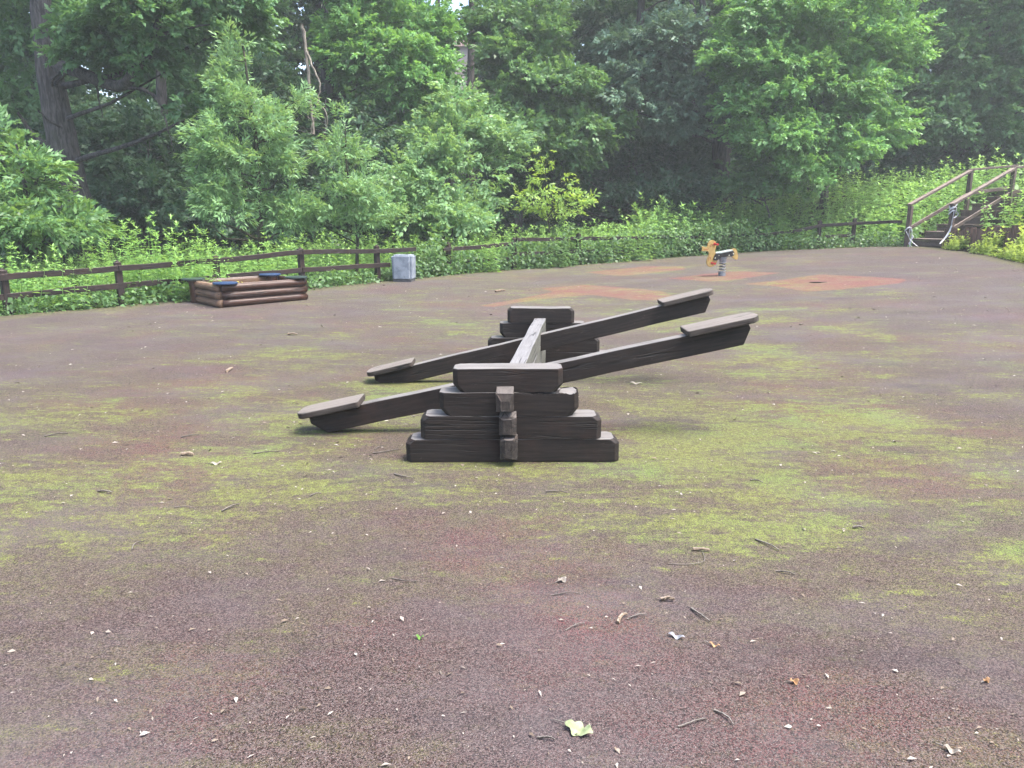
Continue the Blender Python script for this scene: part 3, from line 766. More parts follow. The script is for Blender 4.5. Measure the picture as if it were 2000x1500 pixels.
def rail(pts, seed):
    q = [fpt(*p) for p in pts]
    for i in range(len(q)-1):
        a = Vector(q[i]); b = Vector(q[i+1]); nx_ = edge_normal((pts[i][0]+pts[i+1][0])/2); off = Vector((-nx_[0], -nx_[1], 0))*.075
        d = b-a; ln = d.length
        bm = bmesh.new(); bm_box(bm, ln, .045, .092, (ln/2,0,0)); soften(bm, .006, 2)
        bmesh.ops.subdivide_edges(bm, edges=[x for x in bm.edges if x.calc_length() > .5], cuts=6, use_grid_fill=True); wobble(bm, .005, 3, seed+i)
        o = bmobj('rail', bm, M['fence_wood'], fen)
        o.location = a+off-Vector(fo); o.rotation_euler = (0, -math.asin(d.z/ln), math.atan2(d.y, d.x))
rail([(-200,560),(3,541),(228,524),(420,509),(586,492),(735,490),(808,487)], 1)
rail([(-200,600),(3,579),(228,558),(420,542)], 20); rail([(440,540),(586,527),(735,518),(757,517)], 30)
rail([(862,488),(1004,476)], 40); rail([(905,510),(1002,505)], 41); rail([(1006,468),(1130,466),(1250,464)], 42); rail([(1252,463),(1375,463)], 44); rail([(1004,497),(1130,490),(1250,492)], 45)
rail([(1400,462),(1480,459),(1545,452),(1602,441),(1670,436),(1762,433)], 46); rail([(1610,462),(1668,460)], 52)

# ------------------------------------------------------------------ stairs with handrails
stt = thing('wooden_stairs', 'brown timber steps with handrails climbing the weedy bank', 'stairs', (A0[0], A0[1], za), R(30))
for k_ in range(7):   # local x climbs, local -y crosses the steps
    zz = .22+.2*k_; x = .12+.56*k_
    sn = bmobj('step', bmesh.new(), M['stair_wood'], stt, (x, -W/2, zz))
    bm = bmesh.new(); bm_box(bm, .62, W-.16, .055, (.29,0,-.0275)); soften(bm, .006); bm.to_mesh(sn.data); bm.free()
    bm = bmesh.new(); bm_box(bm, .045, W-.2, .15, (.03,0,-.135)); soften(bm, .004); bmobj('riser', bm, M['stair_wood'], sn)
def loc3(x, y, z): return Vector((x, y, z))
def bar(name, a, b, w, h, mat=M['stair_wood'], parent=stt):
    a = Vector(a); b = Vector(b); d = b-a; ln = d.length
    bm = bmesh.new(); bm_box(bm, ln, w, h, (ln/2,0,0)); soften(bm, .007)
    o = bmobj(name, bm, mat, parent); o.location = a; o.rotation_euler = d.to_track_quat('X', 'Z').to_euler(); return o
rise = 1.02/2.8
for (yy, nm, x0_) in ((0, 'handrail', 0.0), (-W, 'handrail', 0.02)):
    hr = bpy.data.objects.new('handrail', None); C.objects.link(hr); hr.parent = stt; hr.location = (x0_, yy, 0)
    for (x, zb, zt) in ((0, -.1, 1.13), (2.8, .75, 1.13+1.02), (5.2, 1.3, 2.32)):
        bar('post', (x, 0, zb), (x, 0, zt), .11, .11, parent=hr)
    bar('rail', (-.09, 0, 1.155), (2.86, 0, 1.155+2.86*rise+.01), .13, .06, parent=hr)
    bar('rail', (2.78, 0, 2.205), (5.4, 0, 2.40), .13, .06, parent=hr)
    bar('rail', (.06, .0, .50), (2.74, .0, .50+2.68*rise), .045, .10, parent=hr)
    bar('rail', (2.86, .0, 1.52), (5.2, .0, 1.72), .045, .10, parent=hr)
# barrier tape round the two lowest posts
def tape(label, lines, loc, wraps):
    bm = bmesh.new()
    for pts in lines:
        c = curve_pts(pts, 5); tube_bm(bm, c, [.019+.006*math.sin(i*1.7) for i in range(len(c))], 6, flat=.25)
    for z, r_, n_ in wraps:
        tube_bm(bm, [(r_*math.cos(t), r_*math.sin(t), z+.05*math.sin(t*1.7)+.004*i) for i, t in enumerate(np.linspace(0, n_*2*math.pi, 12*n_))], .024, 6, flat=.4)
    return tag(bmobj('barrier_tape', bm, M['tape'], None, loc), label, 'barrier tape')
pA = Vector((A0[0], A0[1], za))
tape('white barrier tape hanging from the post at the foot of the left handrail', [[(.02,-.1,.5),(.05,-.14,.2),(-.02,-.2,-.12)], [(.05,-.1,.48),(.09,-.13,.25),(.0,-.16,.05),(.25,-.3,-.1),(.42,-.45,-.14)], [(-.08,-.06,.42),(.02,-.16,.18),(.18,-.3,.0),(.36,-.45,-.15)], [(.0,-.1,.5),(-.03,-.13,.3),(.03,-.16,.1),(-.04,-.2,-.15)], [(-.15,-.12,-.13),(.0,-.2,-.15),(.15,-.3,-.15)]], pA, [(.46,.085,1)])
pB = pA+Vector((W*wo[0], W*wo[1], 0))
tape('white tape bunched round the top of the right handrail foot post', [[(.0,-.08,1.0),(-.03,-.1,.7),(-.08,-.13,.4),(-.25,-.2,.2)], [(-.02,-.09,.6),(-.15,-.15,.35),(-.4,-.3,.12)], [(.03,-.09,1.02),(.10,-.12,.9),(.0,-.1,.8)], [(.02,-.09,.5),(.1,-.12,.42),(-.1,-.15,.3)]], pB, [(1.02,.09,2),(.93,.085,1)])

# ------------------------------------------------------------------ palisade wall
w0 = at(1852, 447, 20.8); w1 = at(2075, 440, 16.2)
pw = thing('palisade_wall', 'low retaining wall of upright brown half logs beside the stairs', 'retaining wall', tuple(w0[:2])+(0,))
nl = 24
for i in range(nl):
    t = i/(nl-1); p = w0*(1-t)+w1*t; zt = p[2]+random.uniform(-.03,.03)+.04*math.sin(i*1.3); zb = float(zter(p[0], p[1]))-.3
    bm = bmesh.new(); r = .088
    tube_bm(bm, [(0,0,0), (zt-zb-.02,0,0), (zt-zb,0,0)], [r, r, r*.85], 10)
    o = bmobj('log', bm, M['palisade_wood'], pw, tuple(Vector((p[0], p[1], zb))-Vector((w0[0], w0[1], 0))), (0, -math.pi/2, random.uniform(-.3,.3)), True)

# ------------------------------------------------------------------ undergrowth
def plant_template(rng, n_nodes, h, ll, lw, tip=True):
    P=[];D=[];N=[];Ls=[];Ws=[];T=[]
    for i in range(n_nodes):
        t = (i+.6)/n_nodes; az = (i%2)*math.pi/2+rng.uniform(-.4,.4); s = (1.15-.75*t)*rng.uniform(.8,1.2)
        for q in (0, math.pi):
            a = az+q; d = np.array([math.cos(a), math.sin(a), rng.uniform(-.45,.15)+.35*t])
            P.append([0,0,h*t]); D.append(d); N.append([rng.normal(0,.2)-.35*math.cos(a)*0, rng.normal(0,.2), 1]); Ls.append(ll*s); Ws.append(lw*s); T.append(t)
    for a in (0, 2.1, 4.2):
        P.append([0,0,h*.97]); D.append([math.cos(a)*.6, math.sin(a)*.6, .7]); N.append([-.5*math.cos(a),-.5*math.sin(a),.8]); Ls.append(ll*.5); Ws.append(lw*.45); T.append(1.1)
    P.append([0,0,0]); D.append([.02,0,1]); N.append([1,0,0]); Ls.append(h); Ws.append(.012); T.append(.1)
    P=np.array(P,float); D=np.array(D,float); N=unit(np.array(N,float))
    # templates use local x as the growth axis: x<-z
    perm = [2,1,0]
    return P[:,perm]*np.array([1,1,-1]), D[:,perm]*np.array([1,1,-1]), N[:,perm]*np.array([1,1,-1]), np.array(Ls), np.array(Ws), np.array(T)
def plants(name, pts, hts, tm, mat, rng, tint, lean=.12, parent=None, tipgain=.45):
    O = np.stack([pts[:,0], pts[:,1], pts[:,2]], 1); n = len(O)
    X = np.stack([rng.normal(0,lean,n), rng.normal(-.05,lean,n), np.ones(n)], 1)
    az = rng.uniform(0, 2*math.pi, n); U = np.stack([np.cos(az), np.sin(az), np.zeros(n)], 1)
    V, t = instance(tm, O, X, U, hts, rng, tint, tipgain)
    return leaf_obj(name, V, t, L[mat], parent)
def scatter(pxa, pxb, o0, o1, dens, rng):
    pts = []; cols = np.arange(pxa, pxb, 8.0)
    for c in cols:
        a = edge_at(c); b = edge_at(c+8); n = edge_normal(c+4); ln = np.linalg.norm(b-a)*1.15
        k_ = rng.poisson(dens*ln*(o1-o0)); t = rng.uniform(0,1,(k_,1)); o = rng.uniform(o0,o1,(k_,1))
        pts.append(np.hstack([a*(1-t)+b*t+n*o, o, np.full((k_,1), c)]))
    return np.vstack(pts)
rng = np.random.default_rng(5)
net_t = [plant_template(rng, int(rng.integers(5, 9)), rng.uniform(.85,1.1), rng.uniform(.15,.22), rng.uniform(.08,.11)) for _ in range(20)]
n = 30000
q_ = np.stack([rng.uniform(-16, 24, n), rng.uniform(6, 32, n)], 1)
o_ = sdist(PAD_POLY, q_[:,0], q_[:,1]); px_ = 1000+F*q_[:,0]/(q_[:,1]*cp+.4)
k_ = (o_ > .5) & (o_ < 7.2) & (px_ > -280) & (px_ < 2250) & ((q_[:,1] > 19) | (q_[:,0] < 4))
P1 = np.hstack([q_[k_], o_[k_,None], px_[k_,None]])
# keep the stairway clear
def stair_local(p):
    d = p[:,:2]-A0[:2]; return d@uo, d@wo
sx, sw = stair_local(P1)
P1 = P1[~((sx > -1.2) & (sw > -.18) & (sw < W+.15))]; sx, sw = stair_local(P1); P1 = P1[~((sw > W) & (sx < 1.2))]
patch = vnoise(P1[:,0], P1[:,1], .55, 33)
ht_ = .78+.16*patch+rng.normal(0,.16,len(P1))
ht_ = np.where(P1[:,3] > 1250, ht_*1.3, ht_); ht_ *= np.where(rng.uniform(0,1,len(P1)) < .06, 1.35, 1)
ht_ *= np.interp(P1[:,3], [-300,450,700,1000], [.66,.72,.86,1.0])
ht_ *= 1-.35*smooth(3.5, 6.5, P1[:,2])
ht_ = np.where((P1[:,3] > 1500)&(P1[:,2] < 1.2), ht_*.75, ht_)
Pz = zter(P1[:,0], P1[:,1])-.04
nt = plants('nettle_bank', np.stack([P1[:,0],P1[:,1],Pz],1), np.clip(ht_,.3,1.7), net_t, 'nettle', rng, .52+.16*vnoise(P1[:,0],P1[:,1],.4,12)-.16*smooth(4,7,P1[:,2])*(P1[:,3]<1200), .24)
tag(nt, 'bright green nettles covering the bank behind the wooden fence', 'nettles', kind='stuff')
# low growth in front of and between the rails
low_t = [plant_template(rng, int(rng.integers(3,6)), rng.uniform(.38,.48), rng.uniform(.10,.16), rng.uniform(.065,.10)) for _ in range(16)]
P2 = scatter(-260, 1780, -.22, .66, 66, rng)
P2 = P2[P2[:,2] > -.02-.2*smooth(-.1, .9, vnoise(P2[:,3]*.03, P2[:,3]*0, 1.0, 61))]
tall = np.interp(P2[:,3], [-200,150,350,600,760,800,860,1000,1100,1400,1480,1560,1700,1780], [.75,.9,.7,.75,.6,1.3,1.55,1.2,1.65,1.75,1.5,1.0,.9,.8])
h2 = tall*rng.uniform(.5,1.2,len(P2))*np.interp(P2[:,2], [-.2,0,.25,.6], [.35,.5,.95,1.2])*(1+.3*vnoise(P2[:,3]*.035, P2[:,3]*0, 1.0, 71))
c2 = plants('creeper_tangle', np.stack([P2[:,0],P2[:,1],zter(P2[:,0],P2[:,1])-.03],1), h2, low_t, 'creeper', rng, .42+.12*vnoise(P2[:,0],P2[:,1],.9,14), .28, tipgain=.3)
# leaves hung over the rails, facing the play area
def hanging(pxa, pxb, ztop, dens, rng):
    P3 = scatter(pxa, pxb, .12, .38, dens, rng); n = len(P3)
    z = zter(P3[:,0],P3[:,1]); zt = np.interp(P3[:,3], ztop[0], ztop[1])*(1+.16*vnoise(P3[:,3]*.05, P3[:,2]*0, 1.0, 41)); hh_ = rng.uniform(0,1,n)**.8*zt
    nrm = np.array([edge_normal(c) for c in P3[:,3]])
    Pp = np.stack([P3[:,0],P3[:,1],z+hh_],1)-np.hstack([nrm*(.26*(1-hh_/np.maximum(zt,.01))+.16*vnoise(P3[:,0]*1.0,hh_*2.2,2.2,52))[:,None], np.zeros((n,1))])
    D = np.stack([rng.normal(0,.8,n)-nrm[:,0]*.3, -nrm[:,1]*.5+rng.normal(0,.4,n), -.45+rng.normal(0,.45,n)],1)
    N = np.stack([-nrm[:,0]*.5+rng.normal(0,.5,n), -nrm[:,1]*.5+rng.normal(0,.5,n), np.full(n,.8)],1)
    s = rng.uniform(.45,1.3,n)
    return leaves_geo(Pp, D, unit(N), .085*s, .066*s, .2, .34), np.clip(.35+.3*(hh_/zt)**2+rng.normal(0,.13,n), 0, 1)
Va, ta = hanging(770, 1500, ([770,800,860,950,1005,1100,1250,1380,1440,1500],[.2,.62,.72,.45,.75,.72,.74,.9,.85,.5]), 1000, rng)
Vb, tb = hanging(-220, 770, ([-220,100,250,330,430,560,640,770],[.2,.28,.22,.45,.3,.2,.32,.22]), 420, rng)
Vc, tc = hanging(1500, 1775, ([1500,1600,1775],[.45,.35,.45]), 420, rng)
hv = leaf_obj('creeper', np.vstack([Va,Vb,Vc]), np.concatenate([ta,tb,tc]), L['creeper'], None)
tag(hv, 'dark green creeper leaves smothering the lower fence rails', 'creeper', kind='stuff')
tag(c2, 'low leafy weeds along the foot of the fence', 'weeds', kind='stuff')
# goutweed spilling round the palisade
gt = [plant_template(rng, int(rng.integers(2,4)), rng.uniform(.3,.46), rng.uniform(.13,.19), rng.uniform(.085,.12)) for _ in range(14)]
poly = np.array([gnd(1785,482)[:2], gnd(1850,488)[:2], gnd(1930,500)[:2], gnd(2000,515)[:2], gnd(2090,540)[:2], w1[:2]+[.6,-.2], w1[:2], w0[:2]+[-.1,-.1]])
n = 9000; q = np.stack([rng.uniform(poly[:,0].min(), poly[:,0].max(), n), rng.uniform(poly[:,1].min(), poly[:,1].max(), n)],1)
q = q[inside(poly, q[:,0], q[:,1])]
sx, sw = stair_local(q); q = q[~((sx > -1.6) & (sw > -.3) & (sw < W*.62))]
wx = np.clip((q-w0[:2])@(w1-w0)[:2]/((w1-w0)[:2]@(w1-w0)[:2]), 0, 1); q = q[~((dist_poly(np.array([w0[:2], w1[:2]]), q[:,0], q[:,1], False) < .55) & (np.sin(wx*19+.9) > -.1))]
q = q[rng.uniform(0,1,len(q)) < .85]
dw = dist_poly(np.array([w0[:2], w1[:2]]), q[:,0], q[:,1], False); de_ = dist_poly(poly[:5], q[:,0], q[:,1], False)
zq = zpad(q[:,0], q[:,1])+.16*smooth(1.6,.1,dw)*smooth(.0,.8,de_)
hq = (.5+.65*smooth(0,.7,de_))*rng.uniform(.6,1.35,len(q))
tq = .62+.18*vnoise(q[:,0],q[:,1],1.1,15)
q2 = scatter(1850, 2090, 1.5, 6.5, 26, rng)
sx, sw = stair_local(q2); side_ = (q2[:,:2]-w0[:2])@np.array([-(w1-w0)[1], (w1-w0)[0]]) ; k2 = (sw > W+.12) & (side_ > .25) & (sx > -.2)
q2 = q2[k2]
ptsg = np.vstack([np.stack([q[:,0],q[:,1],zq],1), np.stack([q2[:,0],q2[:,1],zter(q2[:,0],q2[:,1])+.05],1)])
gw = plants('goutweed', ptsg, np.concatenate([hq, rng.uniform(.8,1.5,len(q2))]), gt, 'goutweed', rng, np.concatenate([tq, np.full(len(q2), .5)]), .25, tipgain=.35)
tag(gw, 'yellow green goutweed spilling in front of the brown palisade wall', 'ground cover', kind='stuff')
# small plants along the foot of the handrails
q3 = scatter(1000, 1320, -.18, .05, 22, rng)
plants_edge = plants('edge_weeds', np.stack([q3[:,0],q3[:,1],zpad(q3[:,0],q3[:,1])],1), rng.uniform(.3,.8,len(q3)), low_t, 'creeper', rng, np.full(len(q3),.5), .3)
tag(plants_edge, 'small weeds sprouting at the edge of the rubber surface', 'weeds', kind='stuff')

# tall weed clump standing over the fence behind the sandbox
def weed_clump(label, px, out, n, rad, h, mat, seed, name='weed_clump', tint=.45):
    rng = np.random.default_rng(seed); e = edge_at(px, out); root = thing(name, label, 'weed', (e[0], e[1], float(zter(*e))))
    tms = [plant_template(rng, 9, h, .19, .075) for _ in range(6)]
    a = rng.uniform(0,6.28,n); r = rad*np.sqrt(rng.uniform(0,1,n))
    pts = np.stack([r*np.cos(a)*1.3, r*np.sin(a)*.7, np.full(n,-.05)],1)
    hts = (1.02-.35*(r/rad)**1.5)*rng.uniform(.72,1.08,n)
    V, t = instance(tms, pts, np.stack([rng.normal(0,.07,n)+pts[:,0]*.12, rng.normal(0,.08,n), np.ones(n)],1), np.stack([np.cos(a),np.sin(a),np.zeros(n)],1), hts, rng, np.full(n,tint), .4)
    leaf_obj('foliage', V, t, L[mat], root)
    return root
weed_clump('tall leafy weed clump leaning over the fence behind the sandbox', 345, .55, 120, .9, 1.5, 'nettle', 61)
weed_clump('upright weed clump above the fence at the far left', 70, .8, 46, .9, 1.12, 'nettle', 62)
weed_clump('pale nettle clump between the tall weed clump and the willow', 505, 1.0, 40, .8, 1.05, 'nettle', 66)
weed_clump('green weed clump poking over the rails right of the litter bin', 945, .3, 40, .6, .95, 'nettle', 67, tint=.4)
weed_clump('tangled green clump over the fence below the field maple', 1060, .2, 50, .75, 1.0, 'creeper', 68, tint=.55)
weed_clump('broad weed clump over the fence above the upper red patch', 1215, .25, 60, .9, 1.05, 'nettle', 69, tint=.36)
weed_clump('loose weed clump on the fence right of the spring rocker', 1540, .5, 40, .7, .8, 'nettle', 70, tint=.4)
weed_clump('leafy weed clump swallowing the broken fence rail beside the bin', 838, .35, 44, .45, .95, 'creeper', 63, tint=.5)
weed_clump('dense leafy mound over the fence behind the spring rocker', 1410, .45, 70, .8, 1.05, 'creeper', 64, tint=.5)
weed_clump('tall pale weed clump on the bank above the right fence corner', 1700, 2.6, 50, 1.0, 1.45, 'nettle', 65, tint=.36)

# ------------------------------------------------------------------ trees
def far(px, Y): return Y+float(np.interp(px, [0,300,550,800,1000,1200,1600,2000], [.3,.6,1.0,2.2,3.8,4.6,5.6,5.4]))
def gxy(px, Y): p = at(px, 415, far(px, Y)); return (p[0], p[1])
def E(px, py, rx, ry, Y, **k): return ell(px, py, rx, ry, far(px, Y), **k)
def P(px, py, Y): return tuple(at(px, py, far(px, Y)))
def topell(px, Y, rx, z, rz): p = at(px, 415, far(px, Y)); return ((p[0], p[1], z), (rx, rx, rz))
# big oak on the left with its long low limb
tree('oak_tree', 'big oak with a leaning grey trunk and a long low limb', 'oak', 'oak', [E(350,45,170,60,17.4), E(235,60,90,45,18.0), E(10,60,55,100,19.8), E(165,75,40,28,18.0), E(300,118,48,38,17.0), E(385,210,44,26,17.2), E(15,190,50,50,19.6), E(460,15,70,40,17.3), E(190,110,70,22,17.8), E(130,20,60,30,20.6)],
     gxy(140,19), 101, .44, trunk=[P(148,420,19), P(126,300,19), P(99,150,19), P(78,0,19), P(60,-160,19.2), P(55,-400,19.5)], limbs=True, nbr=9, dens=.95,
     tops=[topell(60,20.5,4.0,11.5,2.0), topell(300,18.5,3.0,10.4,1.4)],
     extra=[([P(97,128,19), P(140,135,18.6), P(185,155,18.2), P(235,168,17.6), P(262,140,17.2), P(290,100,16.9), P(300,70,16.8), P(316,22,16.8), P(325,-30,17)], .17, .06),
            ([P(300,72,16.8), P(350,58,16.7), P(410,48,16.6)], .06, .015), ([P(185,157,18.2), P(193,190,18.0), P(200,230,17.9)], .03, .008), ([P(320,225,16.9), P(330,260,16.8), P(342,300,16.8)], .018, .007), ([P(235,168,17.6), P(290,180,17.2), P(320,215,17.0)], .05, .014), ([P(120,250,18.6), P(95,235,18.2), P(75,215,18.0)], .03, .012)])
tree('box_elder', 'bright leafy box elder shrub filling the left edge under the oak', 'ash', 'ash', [E(-10,285,50,60,15.2), E(30,370,90,70,15), E(115,435,95,38,14.4), E(10,440,80,60,14.4), E(80,335,40,20,14.8)], gxy(40,15.5), 102, .09, dens=1.1, cat='shrub')
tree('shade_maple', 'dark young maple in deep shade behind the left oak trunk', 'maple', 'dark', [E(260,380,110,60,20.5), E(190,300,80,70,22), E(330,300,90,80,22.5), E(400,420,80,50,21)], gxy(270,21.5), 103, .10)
tree('willow', 'tall pale willow with a pointed top behind the sandbox', 'willow', 'willow', [E(462,90,7,22,16), E(460,125,16,26,16), E(448,165,32,30,16), E(478,225,45,42,16), E(430,265,40,38,15.7), E(525,262,48,40,16), E(455,330,62,48,15.8), E(540,325,40,42,16.1), E(475,400,75,55,15.7), E(560,415,48,45,15.9), E(590,210,22,26,16.2), E(420,415,30,30,15.5)], gxy(500,16), 104, .08, dens=.95, fill=1.0, bark='stem')
tree('willow', 'smaller thin willow between the tall willow and the litter bin', 'willow', 'willow', [E(667,240,7,16,15.6), E(668,275,18,24,15.6), E(655,315,26,22,15.6), E(695,320,26,26,15.6), E(690,375,52,34,15.5), E(735,425,46,30,15.4), E(640,420,34,34,15.6), E(690,430,40,25,15.5)], gxy(690,15.6), 105, .045, dens=.9, fill=.9, bark='stem')
tree('oak_tree', 'bright green oak behind the hanging dead limb', 'oak', 'oak_bright', [E(760,130,115,55,22.5), E(800,190,80,55,22), E(700,75,80,50,23), E(820,60,60,50,22.8), E(720,20,90,50,23.5), E(840,150,40,40,22)], gxy(640,24), 106, .30, trunk=[P(648,420,24), P(645,300,24), P(640,180,24), P(636,80,24), P(640,-100,24), P(650,-300,24)], tops=[topell(700,24,4,13,2)])
# dead limb
bm = bmesh.new()
for pts, r0, r1 in [([P(588,45,17.8), P(598,100,17.8), P(604,160,17.7), P(608,215,17.7), P(612,262,17.6)], .05, .03), ([P(600,100,17.8), P(612,135,17.6), P(625,165,17.5), P(622,195,17.5), P(630,215,17.5)], .03, .012), ([P(604,160,17.7), P(592,190,17.7), P(586,180,17.8)], .018, .006), ([P(622,190,17.5), P(614,225,17.5), P(606,262,17.5)], .018, .007), ([P(628,205,17.5), P(640,235,17.4), P(632,262,17.4)], .016, .006), ([P(600,215,17.7), P(606,232,17.7), P(625,228,17.6)], .02, .012)]:
    c_ = curve_pts(pts, 5, .02); tube_bm(bm, c_, [r0+(r1-r0)*i/(len(c_)-1) for i in range(len(c_))], 7)
tag(bmobj('dead_branch', bm, M['bark_dead'], None, smooth_=True), 'bare pale dead limb hanging down in front of the dark wood', 'branch')
tree('willow_shrub', 'broad grey green willow shrub behind the fence left of centre', 'fine', 'willow', [E(850,300,70,60,18.5), E(900,240,60,50,19), E(810,370,70,60,18), E(900,370,80,60,18.3), E(870,430,95,30,17.6), E(960,300,60,50,19)], gxy(870,18.8), 107, .07, dens=1.05, cat='shrub', bark='stem')
tree('field_maple', 'light green field maple with a layered crown at the centre', 'maple', 'maple', [E(1030,60,85,55,22), E(960,60,50,40,22.4), E(1010,160,90,60,21.5), E(1090,190,90,60,21.5), E(990,260,100,60,21), E(1110,280,90,55,21), E(1170,240,50,60,21.5)], gxy(1010,22.5), 108, .2, tops=[topell(1030,23,3,11.5,1.8)], dens=1.0)
tree('sapling', 'small yellow green ash sapling in front of the dark centre wood', 'sap', 'sapling', [E(1066,300,5,8,16.5), E(1064,318,12,7,16.5), E(1062,336,17,9,16.5), E(1060,356,20,9,16.4), E(1106,346,9,8,16.4), E(1106,362,10,8,16.4), E(1030,380,20,10,16.4), E(1062,380,26,11,16.4), E(1050,402,36,13,16.3), E(1145,388,10,8,16.3), E(1130,398,26,10,16.3), E(1100,385,26,9,16.3), E(1090,412,50,11,16.2)], gxy(1072,16.5), 109, .022, dens=.14, fill=.75, cat='sapling', bark='stem',
     trunk=[P(1074,455,16.5), P(1068,400,16.5), P(1065,350,16.5), P(1066,298,16.5)], extra=[([P(1070,425,16.5), P(1095,385,16.4), P(1107,340,16.4)], .015, .006), ([P(1072,430,16.5), P(1115,410,16.3), P(1145,384,16.3)], .015, .006)])
tree('grey_oak', 'grey green oak with dark crooked limbs right of centre', 'oak', 'greyoak', [E(1290,100,90,60,21.5), E(1240,180,70,55,21.2), E(1330,190,75,55,21), E(1390,130,60,60,21.6), E(1320,235,60,35,21), E(1400,220,45,40,21.2), E(1220,110,55,50,22)], gxy(1405,23), 110, .3,
     trunk=[P(1408,420,23), P(1404,300,23), P(1398,150,23), P(1380,40,22.6), P(1355,-60,22.5)], tops=[topell(1350,23,3.6,11.5,2)], extra=[([P(1402,60,22.8), P(1370,50,22), P(1355,20,21.8), P(1345,-20,21.8)], .12, .05), ([P(1340,85,22), P(1315,65,21.9), P(1300,30,21.9)], .1, .04)])
tree('hornbeam', 'large light green hornbeam hanging over the bank right of centre', 'fine', 'oak_bright', [E(1520,70,110,70,18.7), E(1640,60,110,80,18.7), E(1500,180,100,60,18.2), E(1610,180,110,70,18.2), E(1700,190,70,60,18.5), E(1520,270,90,55,17.8), E(1630,280,80,50,17.8), E(1560,345,70,40,17.7), E(1450,130,60,60,18.6), E(1470,250,60,50,18.2), E(1470,30,70,50,19), E(1730,260,50,45,18.8), E(1740,100,70,60,19.0)], gxy(1608,20.2), 111, .17, trunk=[P(1612,420,21), P(1610,330,21), P(1625,200,21), P(1640,60,21), P(1650,-80,21), P(1650,-250,21)], tops=[topell(1600,21,3.6,11,2)], dens=1.0, nbr=40)
tree('maple_tree', 'dark broad leaved maple overhanging the stairs', 'maple', 'oak', [E(1830,150,100,70,23), E(1930,60,110,80,23), E(1800,240,80,45,22.5), E(1960,190,90,60,22.5), E(1880,250,70,40,22.5), E(1770,50,80,70,24), E(2040,120,80,120,22.5), E(1990,270,60,30,22)], gxy(1900,25), 112, .22, tops=[topell(1900,25,4.2,13,2), topell(2060,22,3.2,11.5,2)])
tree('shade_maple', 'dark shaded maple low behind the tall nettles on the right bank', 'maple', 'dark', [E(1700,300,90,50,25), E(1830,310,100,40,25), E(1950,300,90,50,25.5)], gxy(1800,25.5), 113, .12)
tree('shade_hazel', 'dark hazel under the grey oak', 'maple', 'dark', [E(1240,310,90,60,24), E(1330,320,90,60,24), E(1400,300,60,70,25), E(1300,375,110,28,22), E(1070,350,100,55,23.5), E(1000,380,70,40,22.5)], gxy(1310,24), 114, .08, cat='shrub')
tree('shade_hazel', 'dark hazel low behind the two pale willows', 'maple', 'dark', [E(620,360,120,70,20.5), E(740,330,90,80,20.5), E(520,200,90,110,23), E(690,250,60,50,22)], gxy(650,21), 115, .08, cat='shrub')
tree('elder_shrub', 'rounded elder shrub at the foot of the hornbeam', 'fine', 'maple', [E(1510,345,60,40,18.6), E(1460,370,40,25,18.6)], gxy(1510,18.8), 116, .05, cat='shrub')
# rows behind: shared meshes
def copy_tree(src, px, Y, rz, sc, label, group):
    r = src.copy(); C.objects.link(r); x, y = gxy(px, Y); r.location = (x, y, float(zter(x, y))-.2); r.rotation_euler = (0,0,rz); r.scale = (sc,sc,sc*1.05); r['label'] = label
    if group: r['group'] = group
    for ch in src.children:
        c_ = ch.copy(); C.objects.link(c_); c_.parent = r
    return r
def back_proto(label, px, Y, seed, mat):
    x, y = gxy(px, Y); z = float(zter(x, y)); rng_ = random.Random(seed)
    el = []
    for i in range(9):
        zz = 1.5+i*1.35; rr_ = 2.6-.12*i+rng_.uniform(-.4,.4)
        el.append(((x+rng_.uniform(-1.2,1.2), y+rng_.uniform(-1,1), z+zz), (rr_, rr_, .9)))
    return tree('woodland_tree', label, 'mid', mat, el, (x, y), seed, .24, fill=.75, dens=1.0, nbr=30, group='trees in the wood behind', trunk=[(x,y,z-.1),(x+.1,y,z+5),(x-.1,y,z+10),(x,y,z+14)])
GB = 'trees in the wood behind'
b1 = back_proto('dark wood tree between the left oak and the bright oak', 480, 28, 201, 'oak')
b2 = back_proto('dark wood tree behind the field maple, left of the grey oak', 1180, 29, 202, 'dark')
b3 = back_proto('pale wood tree behind the grey oak and the hornbeam', 1450, 28.5, 203, 'oak')
for i, (src, px, Y, rz, sc, lb) in enumerate([(b2, 100, 27, 1.2, 1.0, 'dark wood tree behind the leaning oak trunk'), (b3, 290, 31, 2.2, 1.1, 'wood tree far behind the low oak limb'), (b2, 640, 30, 3.1, 1.05, 'dark wood tree behind the hanging dead limb'),
        (b1, 800, 33, .7, .9, 'wood tree just left of the bright sky gap'), (b3, 1040, 33, 4.1, 1.1, 'wood tree behind the top of the field maple'), (b1, 1310, 33, 5.2, 1.15, 'wood tree far behind the grey oak'), (b2, 1620, 28, 2.6, 1.1, 'dark wood tree behind the hornbeam'),
        (b1, 1760, 31, 1.7, 1.15, 'wood tree between the hornbeam and the stairs maple'), (b2, 1900, 29, .4, 1.1, 'dark wood tree behind the maple over the stairs'), (b3, 2080, 29, 3.7, 1.2, 'wood tree past the right end of the stairs'), (b3, -100, 30, 5.9, 1.1, 'wood tree at the far left behind the box elder')]):
    copy_tree(src, px, Y, rz, sc, lb, GB)
